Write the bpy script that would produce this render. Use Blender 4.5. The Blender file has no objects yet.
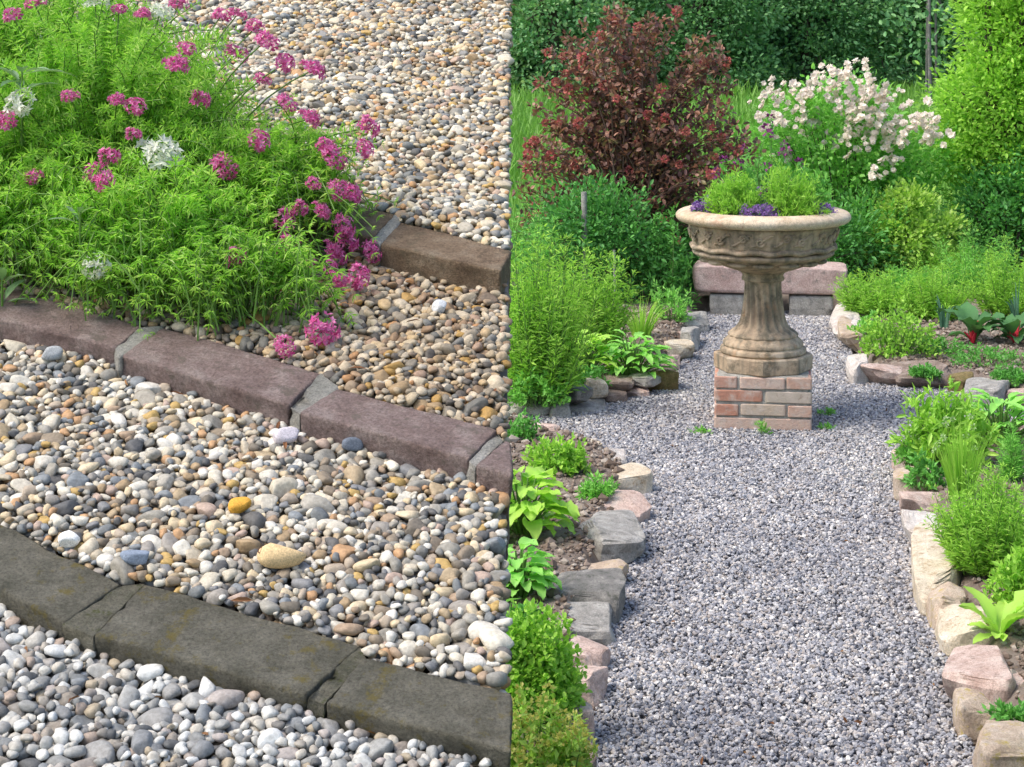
import bpy, bmesh, math
import numpy as np
from mathutils import Vector, Matrix

rng = np.random.default_rng(11)
S = bpy.context.scene
COL = S.collection
PI = math.pi

# ------------------------------------------------------------------ camera
F = 1900.0
W, H = 1024, 767
HOR = 10.0
EYE = np.array([0.0, 0.0, 2.05])
yaw = math.atan(256 / F)
hf = np.array([-math.sin(yaw), math.cos(yaw), 0.0])
RT = np.array([math.cos(yaw), math.sin(yaw), 0.0])
FW = hf.copy()
UP = np.cross(RT, FW)
cam = bpy.data.cameras.new('camera')
cam.sensor_width = 36.0
cam.lens = F / W * 36.0
cam.shift_y = -(H / 2 - HOR) / W
cam.clip_start = 0.05
cam.clip_end = 2000
co = bpy.data.objects.new('camera', cam)
M = Matrix.Identity(4)
for r in range(3):
    M[r][0], M[r][1], M[r][2], M[r][3] = RT[r], UP[r], -FW[r], EYE[r]
co.matrix_world = M
COL.objects.link(co)
S.camera = co


def ray(px, py):
    return FW * F + RT * (px - W / 2) + UP * (HOR - py)


def gp(px, py, z=0.0):
    d = ray(px, py)
    return EYE + d * ((z - EYE[2]) / d[2])


def depth(p):
    return float(np.dot(np.asarray(p) - EYE, FW))


def ppm(p):
    return F / depth(p)


# ------------------------------------------------------------------ mesh building
class MB:
    def __init__(s):
        s.V, s.F, s.n = [], [], 0

    def add(s, v, f, mi=0):
        v = np.asarray(v, float).reshape(-1, 3)
        f = np.asarray(f, np.int64)
        s.V.append(v)
        s.F.append((f + s.n, mi))
        s.n += len(v)

    def build(s, name, mats, parent=None, loc=None, smooth=False):
        me = bpy.data.meshes.new(name)
        V = np.concatenate(s.V)
        if parent is not None:
            base = np.array(parent['_w'])
        else:
            base = np.array(loc if loc is not None else [0, 0, 0], float)
        me.vertices.add(len(V))
        me.vertices.foreach_set('co', (V - base).astype(np.float32).ravel())
        li = np.concatenate([f.ravel() for f, _ in s.F])
        tot = np.concatenate([np.full(len(f), f.shape[1]) for f, _ in s.F])
        mi = np.concatenate([np.full(len(f), m) for f, m in s.F])
        me.loops.add(len(li))
        me.loops.foreach_set('vertex_index', li.astype(np.int32))
        me.polygons.add(len(tot))
        st = np.concatenate([[0], np.cumsum(tot)[:-1]])
        me.polygons.foreach_set('loop_start', st.astype(np.int32))
        me.polygons.foreach_set('material_index', mi.astype(np.int32))
        me.polygons.foreach_set('use_smooth', np.full(len(tot), smooth))
        me.update(calc_edges=True)
        for m in (mats if isinstance(mats, (list, tuple)) else [mats]):
            me.materials.append(m)
        o = bpy.data.objects.new(name, me)
        COL.objects.link(o)
        if parent is not None:
            o.parent = parent
        else:
            o.location = base
            o['_w'] = [float(x) for x in base]
        return o


def tag(o, label=None, cat=None, group=None, kind=None):
    if label: o['label'] = label
    if cat: o['category'] = cat
    if group: o['group'] = group
    if kind: o['kind'] = kind
    return o


def thing(name, label, cat, loc, group=None, kind=None):
    o = bpy.data.objects.new(name, None)
    o.empty_display_size = 0.05
    COL.objects.link(o)
    o.location = [float(x) for x in loc]
    o['_w'] = [float(x) for x in loc]
    return tag(o, label, cat, group, kind)


def nrm(a):
    return a / np.maximum(np.linalg.norm(a, axis=-1, keepdims=True), 1e-9)


def tube(mb, pts, r0, r1, n=6, mi=0, cap=True):
    pts = np.asarray(pts, float)
    k = len(pts)
    t = nrm(np.gradient(pts, axis=0))
    ref = np.array([0.3, 0.9, 0.2]) if abs(t[0][2]) > 0.7 else np.array([0, 0, 1.0])
    a = nrm(np.cross(t, ref)); b = np.cross(t, a)
    rr = np.linspace(r0, r1, k)[:, None, None]
    an = np.arange(n) / n * 2 * PI
    ring = pts[:, None, :] + rr * (np.cos(an)[None, :, None] * a[:, None, :] + np.sin(an)[None, :, None] * b[:, None, :])
    i = np.arange(k - 1)[:, None] * n
    j = np.arange(n)[None, :]
    j2 = (j + 1) % n
    f = np.stack([i + j, i + j2, i + n + j2, i + n + j], -1).reshape(-1, 4)
    mb.add(ring, f, mi)
    if cap:
        c = np.concatenate([ring[-1], pts[-1:]])
        mb.add(c, np.stack([np.arange(n), (np.arange(n) + 1) % n, np.full(n, n)], -1), mi)


# leaf templates: (along, side, up)
def leaf_T(kind):
    if kind == 'diamond':
        v = [(0, 0, 0), (.45, .5, .06), (1, 0, -.05), (.45, -.5, .06)]
        f = [(0, 3, 2), (0, 2, 1)]
    elif kind == 'oval':
        v = [(0, 0, 0), (.28, .42, .05), (.3, 0, -.01), (.28, -.42, .05), (.66, .42, .03), (.68, 0, -.03), (.66, -.42, .03), (1, 0, -.12)]
        f = [(0, 2, 1), (0, 3, 2), (1, 2, 5), (1, 5, 4), (2, 3, 6), (2, 6, 5), (4, 5, 7), (5, 6, 7)]
    elif kind == 'blade':
        v = [(0, .5, 0), (0, -.5, 0), (.5, .42, .04), (.5, -.42, .04), (1, 0, -.08)]
        f = [(0, 1, 3), (0, 3, 2), (2, 3, 4)]
    return np.array(v, float), np.array(f)


LT = {k: leaf_T(k) for k in ('diamond', 'oval', 'blade')}


def leaves(mb, P, D, L, Wd, kind='diamond', roll=0.7, mi=0, up=None):
    P = np.asarray(P, float); D = nrm(np.asarray(D, float)); n = len(P)
    L = np.broadcast_to(L, (n,)); Wd = np.broadcast_to(Wd, (n,))
    ref = np.tile([0, 0, 1.0], (n, 1)) + rng.normal(0, .15, (n, 3)) if up is None else up
    s = nrm(np.cross(D, ref)); nn = np.cross(s, D)
    a = rng.normal(0, roll, n)[:, None]
    s, nn = s * np.cos(a) + nn * np.sin(a), nn * np.cos(a) - s * np.sin(a)
    T, Fc = LT[kind]
    V = P[:, None, :] + L[:, None, None] * T[None, :, 0:1] * D[:, None, :] + Wd[:, None, None] * T[None, :, 1:2] * s[:, None, :] + L[:, None, None] * T[None, :, 2:3] * nn[:, None, :]
    k = len(T)
    f = (np.arange(n)[:, None, None] * k + Fc[None]).reshape(-1, 3)
    mb.add(V.reshape(-1, 3), f, mi)


def bigleaf(mb, base, az, length, width, lift, droop, mi=0, wav=0.03, nseg=9, stalk=0.15, point=1.0):
    """a broad leaf arching up and over, with a keel along its midrib"""
    h = np.array([math.cos(az), math.sin(az), 0.0]); sd = np.array([-h[1], h[0], 0.0])
    a = lift; p = np.array(base, float); rows = []
    dl = length / nseg
    for i in range(nseg + 1):
        t = i / nseg
        tt = max(0, (t - stalk) / (1 - stalk))
        w = width * 0.5 * (max(0.0, math.sin(PI * tt ** (0.75 * point)) ** 0.8) + (0.06 if t < 1 else 0))
        d = h * math.cos(a) + np.array([0, 0, 1.0]) * math.sin(a)
        nn = -h * math.sin(a) + np.array([0, 0, 1.0]) * math.cos(a)
        wv = wav * length
        rows.append([p + sd * w + nn * (w * .35 + rng.normal(0, wv)), p + sd * w * .5 + nn * (w * .12 + rng.normal(0, wv * .5)), p, p - sd * w * .5 + nn * (w * .12 + rng.normal(0, wv * .5)), p - sd * w + nn * (w * .35 + rng.normal(0, wv))])
        p = p + d * dl
        a -= droop / nseg
    V = np.array(rows).reshape(-1, 3)
    i = np.arange(nseg)[:, None] * 5; j = np.arange(4)[None, :]
    mb.add(V, np.stack([i + j, i + j + 1, i + j + 6, i + j + 5], -1).reshape(-1, 4), mi)


def ico(sub):
    bm = bmesh.new()
    bmesh.ops.create_icosphere(bm, subdivisions=sub, radius=1.0)
    v = np.array([x.co[:] for x in bm.verts]); f = np.array([[x.index for x in fc.verts] for fc in bm.faces])
    bm.free()
    return nrm(v), f


ICO = {k: ico(k) for k in (1, 2, 3, 4)}


def snoise(p, seed, n=6, freq=2.0):
    """cheap smooth noise: a few random sine waves"""
    r = np.random.default_rng(seed)
    k = r.normal(0, freq, (n, 3)); ph = r.uniform(0, 2 * PI, n)
    return np.sin(p @ k.T + ph).sum(-1) / n


# ------------------------------------------------------------------ materials
def mat_new(name):
    m = bpy.data.materials.new(name)
    m.use_nodes = True
    nt = m.node_tree
    b = nt.nodes['Principled BSDF']
    return m, nt, b


def ramp(nt, src, cols, const=False):
    r = nt.nodes.new('ShaderNodeValToRGB')
    r.color_ramp.interpolation = 'CONSTANT' if const else 'LINEAR'
    els = r.color_ramp.elements
    while len(els) > 1: els.remove(els[-1])
    n = len(cols)
    for i, c in enumerate(cols):
        pos, c = (c[0], c[1]) if isinstance(c[1], (tuple, list)) else ((i / n if const else i / max(1, n - 1)), c)
        e = els[0] if i == 0 else els.new(pos)
        e.position = pos
        e.color = (*c, 1)
    nt.links.new(src, r.inputs[0])
    return r.outputs[0]


def noise_n(nt, scale, detail=4, rough=.6, coord='Object'):
    tc = nt.nodes.new('ShaderNodeTexCoord')
    n = nt.nodes.new('ShaderNodeTexNoise')
    n.inputs['Scale'].default_value = scale
    n.inputs['Detail'].default_value = detail
    n.inputs['Roughness'].default_value = rough
    nt.links.new(tc.outputs[coord], n.inputs['Vector'])
    return n.outputs['Fac']


def mixc(nt, fac, a, b, mode='MIX'):
    m = nt.nodes.new('ShaderNodeMix')
    m.data_type = 'RGBA'; m.blend_type = mode
    if hasattr(fac, 'is_linked'): nt.links.new(fac, m.inputs[0])
    else: m.inputs[0].default_value = fac
    for v, i in ((a, 6), (b, 7)):
        if hasattr(v, 'is_linked'): nt.links.new(v, m.inputs[i])
        else: m.inputs[i].default_value = (*v, 1)
    return m.outputs[2]


def bump(nt, b, h, strength=.4, dist=.01):
    n = nt.nodes.new('ShaderNodeBump')
    n.inputs['Strength'].default_value = strength
    n.inputs['Distance'].default_value = dist
    nt.links.new(h, n.inputs['Height'])
    nt.links.new(n.outputs[0], b.inputs['Normal'])


def island(nt):
    g = nt.nodes.new('ShaderNodeNewGeometry')
    return g.outputs['Random Per Island']


def leaf_mat(name, cols, trans=.35, rough=.5, spec=.3, tint=(1.15, 1.25, .8)):
    m, nt, b = mat_new(name)
    c = ramp(nt, island(nt), cols)
    nf = noise_n(nt, 4.0, 2)
    c = mixc(nt, .35, c, ramp(nt, nf, [(0.3, (.6, .6, .6)), (0.7, (1.25, 1.2, 1.0))]), 'MULTIPLY')
    nt.links.new(c, b.inputs['Base Color'])
    b.inputs['Roughness'].default_value = rough
    b.inputs['Specular IOR Level'].default_value = spec
    t = nt.nodes.new('ShaderNodeBsdfTranslucent')
    nt.links.new(mixc(nt, 1.0, c, tint, 'MULTIPLY'), t.inputs['Color'])
    mx = nt.nodes.new('ShaderNodeMixShader')
    mx.inputs[0].default_value = trans
    nt.links.new(b.outputs[0], mx.inputs[1]); nt.links.new(t.outputs[0], mx.inputs[2])
    nt.links.new(mx.outputs[0], nt.nodes['Material Output'].inputs[0])
    return m


def stone_mat(name, c1, c2, c3, sc=9.0, spots=None, bstr=.5):
    m, nt, b = mat_new(name)
    n1 = noise_n(nt, sc, 6, .65)
    c = ramp(nt, n1, [(.3, c1), (.52, c2), (.72, c3)])
    n2 = noise_n(nt, sc * 9, 5, .7)
    c = mixc(nt, .6, c, ramp(nt, n2, [(.3, (.55, .55, .55)), (.65, (1.2, 1.2, 1.2))]), 'MULTIPLY')
    c = mixc(nt, .55, c, ramp(nt, noise_n(nt, max(170, sc * 14), 3, .8), [(.34, (.5, .49, .47)), (.48, (1.1, 1.1, 1.1)), (.64, (1.5, 1.48, 1.45))]), 'MULTIPLY')
    if spots:
        n3 = noise_n(nt, sc * 1.7, 5, .75)
        c = mixc(nt, ramp(nt, n3, [(.55, (0, 0, 0)), (.66, (.8, .8, .8))]), c, spots)
    nt.links.new(c, b.inputs['Base Color'])
    b.inputs['Roughness'].default_value = .85
    b.inputs['Specular IOR Level'].default_value = .25
    bump(nt, b, noise_n(nt, sc * 5, 10, .8), bstr, .02)
    return m


def plain_mat(name, c, rough=.7, var=.3, sc=20, bs=.2):
    m, nt, b = mat_new(name)
    n = noise_n(nt, sc, 5)
    nt.links.new(ramp(nt, n, [(.3, tuple(x * (1 - var) for x in c)), (.7, tuple(x * (1 + var) for x in c))]), b.inputs['Base Color'])
    b.inputs['Roughness'].default_value = rough
    b.inputs['Specular IOR Level'].default_value = .3
    bump(nt, b, n, bs, .01)
    return m


def island_mat(name, cols, rough=.6, sc=120, speck=.5, spec=.4, bs=.15):
    """stones of many colours: one colour per separate stone"""
    m, nt, b = mat_new(name)
    c = ramp(nt, island(nt), cols, const=True)
    n = noise_n(nt, sc, 4, .7)
    c = mixc(nt, speck, c, ramp(nt, n, [(.3, (.55, .53, .5)), (.68, (1.2, 1.2, 1.2))]), 'MULTIPLY')
    nt.links.new(c, b.inputs['Base Color'])
    b.inputs['Roughness'].default_value = rough
    b.inputs['Specular IOR Level'].default_value = spec
    bump(nt, b, n, bs, .003)
    return m


# ------------------------------------------------------------------ world, sun
w = bpy.data.worlds.new('World'); S.world = w; w.use_nodes = True
nt = w.node_tree
sky = nt.nodes.new('ShaderNodeTexSky')
sky.sky_type = 'NISHITA'; sky.sun_disc = False
to_sun = nrm(np.array([-.50, -.22, .84]))
el = math.asin(to_sun[2]); az = math.atan2(to_sun[0], to_sun[1])
sky.sun_elevation = el; sky.sun_rotation = az
sky.dust_density = 3.0; sky.air_density = 1.0; sky.ozone_density = 1.0
bg = nt.nodes['Background']
nt.links.new(sky.outputs[0], bg.inputs[0]); bg.inputs[1].default_value = .15
sl = bpy.data.lights.new('sun', 'SUN'); sl.energy = 1.5; sl.angle = math.radians(24); sl.color = (1, .95, .87)
so = bpy.data.objects.new('sun', sl); COL.objects.link(so)
so.rotation_euler = Vector(tuple(-to_sun)).to_track_quat('-Z', 'Y').to_euler()
S.view_settings.view_transform = 'Standard'
S.view_settings.look = 'None'
S.view_settings.gamma = 1
S.view_settings.exposure = EXPO = 0.98

# ================================================================== LEFT: sloping gravel steps edged with bricks
TILT = math.radians(16)
d0 = ray(256, 383.5); O = EYE + d0 / F * 1.93
hh = d0.copy(); hh[2] = 0; hh = nrm(hh)
BV = hh * math.cos(TILT) + np.array([0, 0, math.sin(TILT)])
BN = -hh * math.sin(TILT) + np.array([0, 0, math.cos(TILT)])
BU = np.cross(BV, BN)


def bl(px, py, wv=0.0):
    """pixel -> local (u, v) on the bank at height wv"""
    d = ray(px, py)
    t = (wv - np.dot(EYE - O, BN)) / np.dot(d, BN)
    p = EYE + d * t - O
    return np.array([np.dot(p, BU), np.dot(p, BV)])


def bw(u, v, wv):
    u = np.asarray(u)[..., None]; v = np.asarray(v)[..., None]; wv = np.asarray(wv)[..., None]
    return O + u * BU + v * BV + wv * BN


W1, W2, W3 = 0.0, .022, .045          # brick tops
LF, LM, LU, LT_ = -.010, .006, .023, .047      # gravel levels
XE = 511.5
ROWS = {
    1: (W1, [[(-110, 530), (64, 622), (121, 583), (-60, 492)], [(94, 634), (306, 694), (360, 645), (144, 582)], [(325, 702), (XE, 751), (XE, 691), (365, 657)]]),
    2: (W2, [[(-62, 303), (116, 347), (142, 326), (-28, 277)], [(120.5, 355), (289, 404), (321, 373), (163, 326)], [(300, 412), (469, 458), (498, 429), (337, 388)], [(476, 465), (XE, 476), (XE, 441), (505, 438)]]),
    3: (W3, [[(258, 206), (372, 238), (395, 214), (288, 188)], [(380, 244), (501, 271), (XE, 251), (400, 221)]]),
}
BR = {
    1: stone_mat('mossy_brick', (.125, .12, .085), (.225, .21, .16), (.32, .30, .235), 26, (.25, .20, .05), 1.0),
    2: stone_mat('purple_brick', (.24, .165, .145), (.40, .295, .265), (.54, .44, .40), 24, (.24, .2, .16), 1.0),
    3: stone_mat('brown_brick', (.20, .135, .085), (.36, .255, .165), (.48, .38, .27), 26, (.24, .19, .12), 1.0),
}
MORT = stone_mat('mortar_mix', (.34, .33, .28), (.55, .53, .47), (.68, .66, .60), 40, None, 1.0)
MOSSMORT = stone_mat('mossy_mortar', (.12, .12, .075), (.24, .225, .165), (.34, .32, .25), 40, (.11, .13, .02), 1.0)


def slab(q, top, thick, bev, seed, cuts=14, amp=.0022):
    """bevelled, slightly worn block over a local quad (fl, fr, br, bl)"""
    bm = bmesh.new()
    t = [bm.verts.new(tuple(bw(a, b, top))) for a, b in q]
    c = q.mean(0)
    lo = [bm.verts.new(tuple(bw(*(c + (p - c) * 1.0), top - thick))) for p in q]
    bm.faces.new(t); bm.faces.new(lo[::-1])
    for i in range(4):
        j = (i + 1) % 4
        bm.faces.new([t[j], t[i], lo[i], lo[j]])
    bmesh.ops.recalc_face_normals(bm, faces=bm.faces)
    bmesh.ops.bevel(bm, geom=[e for e in bm.edges], offset=bev, segments=3, profile=.6, affect='EDGES', clamp_overlap=True)
    ed = [e for e in bm.edges if e.calc_length() > .03]
    bmesh.ops.subdivide_edges(bm, edges=ed, cuts=cuts, use_grid_fill=True)
    bm.normal_update()
    co_ = np.array([v.co[:] for v in bm.verts]); nm = np.array([v.normal[:] for v in bm.verts])
    dn = snoise(co_, seed, 8, 60) + .7 * snoise(co_, seed + 1, 10, 180) + .5 * snoise(co_, seed + 2, 10, 400)
    edge = np.zeros(len(co_))
    dn = dn - 1.6 * np.maximum(snoise(co_, seed + 5, 8, 150) - .35, 0) * 2.2
    co2 = co_ + nm * (dn * amp)[:, None]
    for v, p in zip(bm.verts, co2): v.co = p
    return bm


def from_bm(bm, name, mat, parent=None, loc=None, smooth=True):
    mb = MB()
    V = np.array([v.co[:] for v in bm.verts])
    bm.verts.index_update()
    t3 = [[v.index for v in f.verts] for f in bm.faces if len(f.verts) == 3]
    t4 = [[v.index for v in f.verts] for f in bm.faces if len(f.verts) == 4]
    tn = [f for f in bm.faces if len(f.verts) > 4]
    if tn:
        bmesh.ops.triangulate(bm, faces=tn)
        bm.free if False else None
        t3 = [[v.index for v in f.verts] for f in bm.faces if len(f.verts) == 3]
        t4 = [[v.index for v in f.verts] for f in bm.faces if len(f.verts) == 4]
    mb.V.append(V); mb.n = len(V)
    if t3: mb.F.append((np.array(t3), 0))
    if t4: mb.F.append((np.array(t4), 0))
    bm.free()
    return mb.build(name, mat, parent, loc, smooth)


BLAB = {
    1: ['dark mossy brick at the left end of the lowest edging row', 'dark mossy brick with yellow lichen and a broken corner, middle of the lowest row', 'dark mossy brick at the right end of the lowest edging row'],
    2: ['purplish brown brick under the green mound at the left end of the middle row', 'reddish purple brick in front of the flowering mound, between two pale mortar joints', 'grey brown brick right of the reddish one in the middle row', 'cut brick end at the right edge of the middle row'],
    3: ['brown brick half hidden by pink flowers in the uppermost row', 'tan brown brick at the right end of the uppermost row'],
}
quads = {}
for k, (top, qs) in ROWS.items():
    quads[k] = [np.array([bl(*p, top) for p in q]) for q in qs]
    for i, q in enumerate(quads[k]):
        c = q.mean(0)
        o = from_bm(slab(q, top, .09, .0032, 31 * k + i, 22, .0017), 'edging_brick', BR[k], None, bw(c[0], c[1], top - .09))
        tag(o, BLAB[k][i], 'brick', 'bricks edging the gravel steps')
        if i + 1 < len(quads[k]):
            n = quads[k][i + 1]
            e = .0
            mq = np.array([q[1], n[0], n[3], q[2]])
            cc = mq.mean(0)
            mq = cc + (mq - cc) * 1.03
            from_bm(slab(mq, top - .0015, .08, .0015, 77 * k + i, 10, .0035), 'mortar', MOSSMORT if k == 1 else MORT, o)

# ---- the body of the bank and its retaining wall
EDGE_N = bl(XE, 1100, 0); EDGE_F = bl(XE, -80, 0)


def edge_u(v):
    return EDGE_N[0] + (EDGE_F[0] - EDGE_N[0]) * (v - EDGE_N[1]) / (EDGE_F[1] - EDGE_N[1])


def poly_rows(k):
    P = []
    for q in quads[k]:
        P += [(q[0] + q[3]) / 2, (q[1] + q[2]) / 2]
    return np.array(P)


PR = {k: poly_rows(k) for k in (1, 2, 3)}


def vrow(k, u):
    p = PR[k]
    r = np.interp(u, p[:, 0], p[:, 1])
    sl_ = (p[-1, 1] - p[0, 1]) / (p[-1, 0] - p[0, 0])
    r = np.where(u < p[0, 0], p[0, 1] + (u - p[0, 0]) * sl_, r)
    return np.where(u > p[-1, 0], p[-1, 1] + (u - p[-1, 0]) * sl_, r)


def tread_of(u, v):
    return (v > vrow(1, u)).astype(int) + (v > vrow(2, u)) + (v > vrow(3, u))


LEV = np.array([LF, LM, LU, LT_])
V0, V1 = EDGE_N[1], bl(256, -60, 0)[1]
U0 = bl(-170, 100, 0)[0]
# bank core
DIRT = plain_mat('dark_dirt', (.06, .048, .036), .95, .4, 40, .5)
nu, nv = 110, 220
vv = np.linspace(V0, V1 + .6, nv)
G = []
for v in vv:
    ue = edge_u(v) - .03
    uu = U0 - .5 + (ue - U0 + .5) * np.linspace(0, 1, nu)
    lv = LEV[tread_of(uu, np.full(nu, v))] - .05
    G.append(bw(uu, np.full(nu, v), lv))
G = np.array(G)
mb = MB()
i = np.arange(nv - 1)[:, None] * nu; j = np.arange(nu - 1)[None]
mb.add(G.reshape(-1, 3), np.stack([i + j, i + j + 1, i + nu + j + 1, i + nu + j], -1).reshape(-1, 4))
for E in (G[0], G[-1][::-1], G[::-1, 0]):
    B = E.copy(); B[:, 2] = -.05
    n = len(E)
    a = np.arange(n - 1)
    mb.add(np.concatenate([E, B]), np.stack([a, a + n, a + n + 1, a + 1], -1))
tag(mb.build('terrace', DIRT, smooth=True), kind='structure')
# retaining wall under the right-hand edge of the gravel
WALLM, nt, b = mat_new('wall_rubble')
tcn = nt.nodes.new('ShaderNodeTexCoord'); mp = nt.nodes.new('ShaderNodeMapping'); mp.inputs['Scale'].default_value = (5, 5, 8)
nt.links.new(tcn.outputs['Object'], mp.inputs[0])
vo = nt.nodes.new('ShaderNodeTexVoronoi'); vo.feature = 'DISTANCE_TO_EDGE'; vo.inputs['Scale'].default_value = 1.0
vc = nt.nodes.new('ShaderNodeTexVoronoi'); vc.inputs['Scale'].default_value = 1.0
nt.links.new(mp.outputs[0], vo.inputs['Vector']); nt.links.new(mp.outputs[0], vc.inputs['Vector'])
sx = nt.nodes.new('ShaderNodeSeparateColor'); nt.links.new(vc.outputs['Color'], sx.inputs[0]); c = ramp(nt, sx.outputs[0], [(.1, (.26, .22, .18)), (.4, (.40, .33, .26)), (.65, (.36, .33, .30)), (.9, (.50, .43, .35))]); c = mixc(nt, 1.0, c, ramp(nt, noise_n(nt, 30, 6, .7), [(.3, (.5, .48, .45)), (.7, (1, 1, 1))]), 'MULTIPLY')
c = mixc(nt, ramp(nt, vo.outputs['Distance'], [(.0, (1, 1, 1)), (.07, (0, 0, 0))]), c, (.2, .18, .15))
nt.links.new(c, b.inputs['Base Color']); b.inputs['Roughness'].default_value = .9
bump(nt, b, ramp(nt, vo.outputs['Distance'], [(.0, (0, 0, 0)), (.15, (1, 1, 1))]), .8, .03)
mb = MB()
vs = np.linspace(V0, V1 + .6, 40)
rowsW = []
for v in vs:
    ue = edge_u(v) - .004
    lv = float(LEV[tread_of(np.array([ue]), np.array([v]))][0]) - .026
    t1 = bw(ue, v, lv); t0 = bw(ue - .045, v, lv)
    b1 = bw(ue - .02, v, lv); b1[2] = -.05; b0 = t0.copy(); b0[2] = -.05
    rowsW.append([t0, t1] + [t1 + (b1 - t1) * s for s in np.linspace(.1, 1, 10)] + [b0])
A = np.array(rowsW); m_ = A.shape[1]
i = np.arange(len(vs) - 1)[:, None] * m_; j = np.arange(m_)[None]; j2 = (j + 1) % m_
mb.add(A.reshape(-1, 3), np.stack([i + j, i + m_ + j, i + m_ + j2, i + j2], -1).reshape(-1, 4))
mb.add(A[0], [list(range(m_))]); mb.add(A[-1], [list(range(m_))[::-1]])
tag(mb.build('retaining_wall', WALLM, loc=bw(edge_u(0), 0, 0) * np.array([1, 1, 0])), 'rough stone wall holding the right side of the gravel steps', 'wall')

# ---- pebbles: dropped one by one on a height map
CELL = .0025
gu0, gv0 = U0, V0 + .25
NU = int((edge_u(V1) - gu0) / CELL) + 4; NV = int((V1 - gv0) / CELL) + 4
UU, VV = np.meshgrid(gu0 + (np.arange(NU) + .5) * CELL, gv0 + (np.arange(NV) + .5) * CELL)
TR = tread_of(UU.ravel(), VV.ravel()).reshape(UU.shape)
TARGET = LEV[TR].astype(float)
HM = TARGET - .022
okm = UU < edge_u(VV) - .006
BRICK = np.zeros(UU.shape, bool)
for k in (1, 2, 3):
    allq = list(quads[k])
    for a, b in zip(quads[k][:-1], quads[k][1:]):
        allq.append(np.array([a[1], b[0], b[3], a[2]]))
    for q in allq:
        ins = np.ones(UU.shape, bool)
        for a in range(4):
            p, p2 = q[a], q[(a + 1) % 4]
            ins &= ((p2[0] - p[0]) * (VV - p[1]) - (p2[1] - p[1]) * (UU - p[0])) > 0
        BRICK |= ins
        HM[ins] = ROWS[k][0]
okm &= ~BRICK
# keep what the frame can see, with a margin
wp = bw(UU, VV, TARGET) - EYE
dz = wp @ FW
pxm = W / 2 + F * (wp @ RT) / dz; pym = HOR - F * (wp @ UP) / dz
okm &= (pxm > -120) & (pym > -45) & (pym < 860)
BUSHC = bl(105, 232, LU)
okm &= ~((((UU - BUSHC[0] + .05) / .2) ** 2 + ((VV - BUSHC[1] - .05) / .15) ** 2) < 1)
TARGET += .003 * np.sin(UU * 31 + 1) * np.sin(VV * 23) + .003 * np.sin(UU * 11 + VV * 17)
PEB = []


def drop(u, v, a, b, c, rot, tu, tv, lim=None):
    """lay an ellipsoid of half axes a, b, c on the heap at u, v"""
    ca, sa = math.cos(rot), math.sin(rot)
    R = np.array([[ca, -sa, 0], [sa, ca, 0], [0, 0, 1]]) @ np.array(Matrix.Rotation(tu, 3, 'X')) @ np.array(Matrix.Rotation(tv, 3, 'Y'))
    Q = R @ np.diag([a * a, b * b, c * c]) @ R.T       # shape matrix
    ru, rv = math.sqrt(Q[0, 0]), math.sqrt(Q[1, 1])
    i0 = max(0, int((u - ru - gu0) / CELL)); i1 = min(NU, int((u + ru - gu0) / CELL) + 1)
    j0 = max(0, int((v - rv - gv0) / CELL)); j1 = min(NV, int((v + rv - gv0) / CELL) + 1)
    if i1 <= i0 or j1 <= j0: return None
    A_ = np.linalg.inv(Q)
    x = UU[j0:j1, i0:i1] - u; y = VV[j0:j1, i0:i1] - v
    B_ = A_[0, 2] * x + A_[1, 2] * y
    C_ = A_[0, 0] * x * x + 2 * A_[0, 1] * x * y + A_[1, 1] * y * y - 1
    disc = B_ * B_ - A_[2, 2] * C_
    ins = disc > 0
    if not ins.any(): return None
    sq = np.sqrt(np.maximum(disc, 0))
    lo = (-B_ - sq) / A_[2, 2]; hi = (-B_ + sq) / A_[2, 2]
    h = HM[j0:j1, i0:i1]
    z = np.quantile((h - lo)[ins], .62)
    if lim is not None and (BRICK[j0:j1, i0:i1] & ins & ((x / ru) ** 2 + (y / rv) ** 2 < .55)).any(): return None
    if lim is not None and z + math.sqrt(Q[2, 2]) > lim: return None
    HM[j0:j1, i0:i1] = np.where(ins, np.maximum(h, z + hi), h)
    return (u, v, z, R, (a, b, c))


# a few stones one can point at
SPEC = [
    (281, 563, .0215, .012, .0105, 'large smooth yellow tan pebble lying in the middle gravel', (.62, .45, .24), .05),
    (70, 541, .0125, .0105, .008, 'round chalk white pebble just behind the lowest bricks at left', (.78, .77, .73), .2),
    (240, 515, .0135, .009, .008, 'bright orange pebble in the middle of the gravel', (.62, .33, .05), .2),
    (352, 446, .0135, .009, .008, 'dark blue grey pebble just below the joint of the middle brick row', (.12, .14, .17), -.1),
    (286, 438, .0165, .011, .009, 'pale lilac grey pebble below the middle brick row', (.55, .5, .52), .3),
    (137, 562, .018, .009, .007, 'flat slate blue pebble above the lowest brick row', (.2, .24, .3), -.1),
    (440, 310, .011, .008, .010, 'upright pale grey pebble on the gravel beside the pink flowers', (.6, .6, .6), .1),
    (52, 358, .0145, .011, .009, 'smooth grey pebble below the left brick of the middle row', (.36, .37, .37), .1),
]
DEFER = []
cells = np.flatnonzero(okm.ravel())
Uf, Vf = UU.ravel(), VV.ravel()
ntry = 0
Tf = TARGET.ravel()
done = 0
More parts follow.
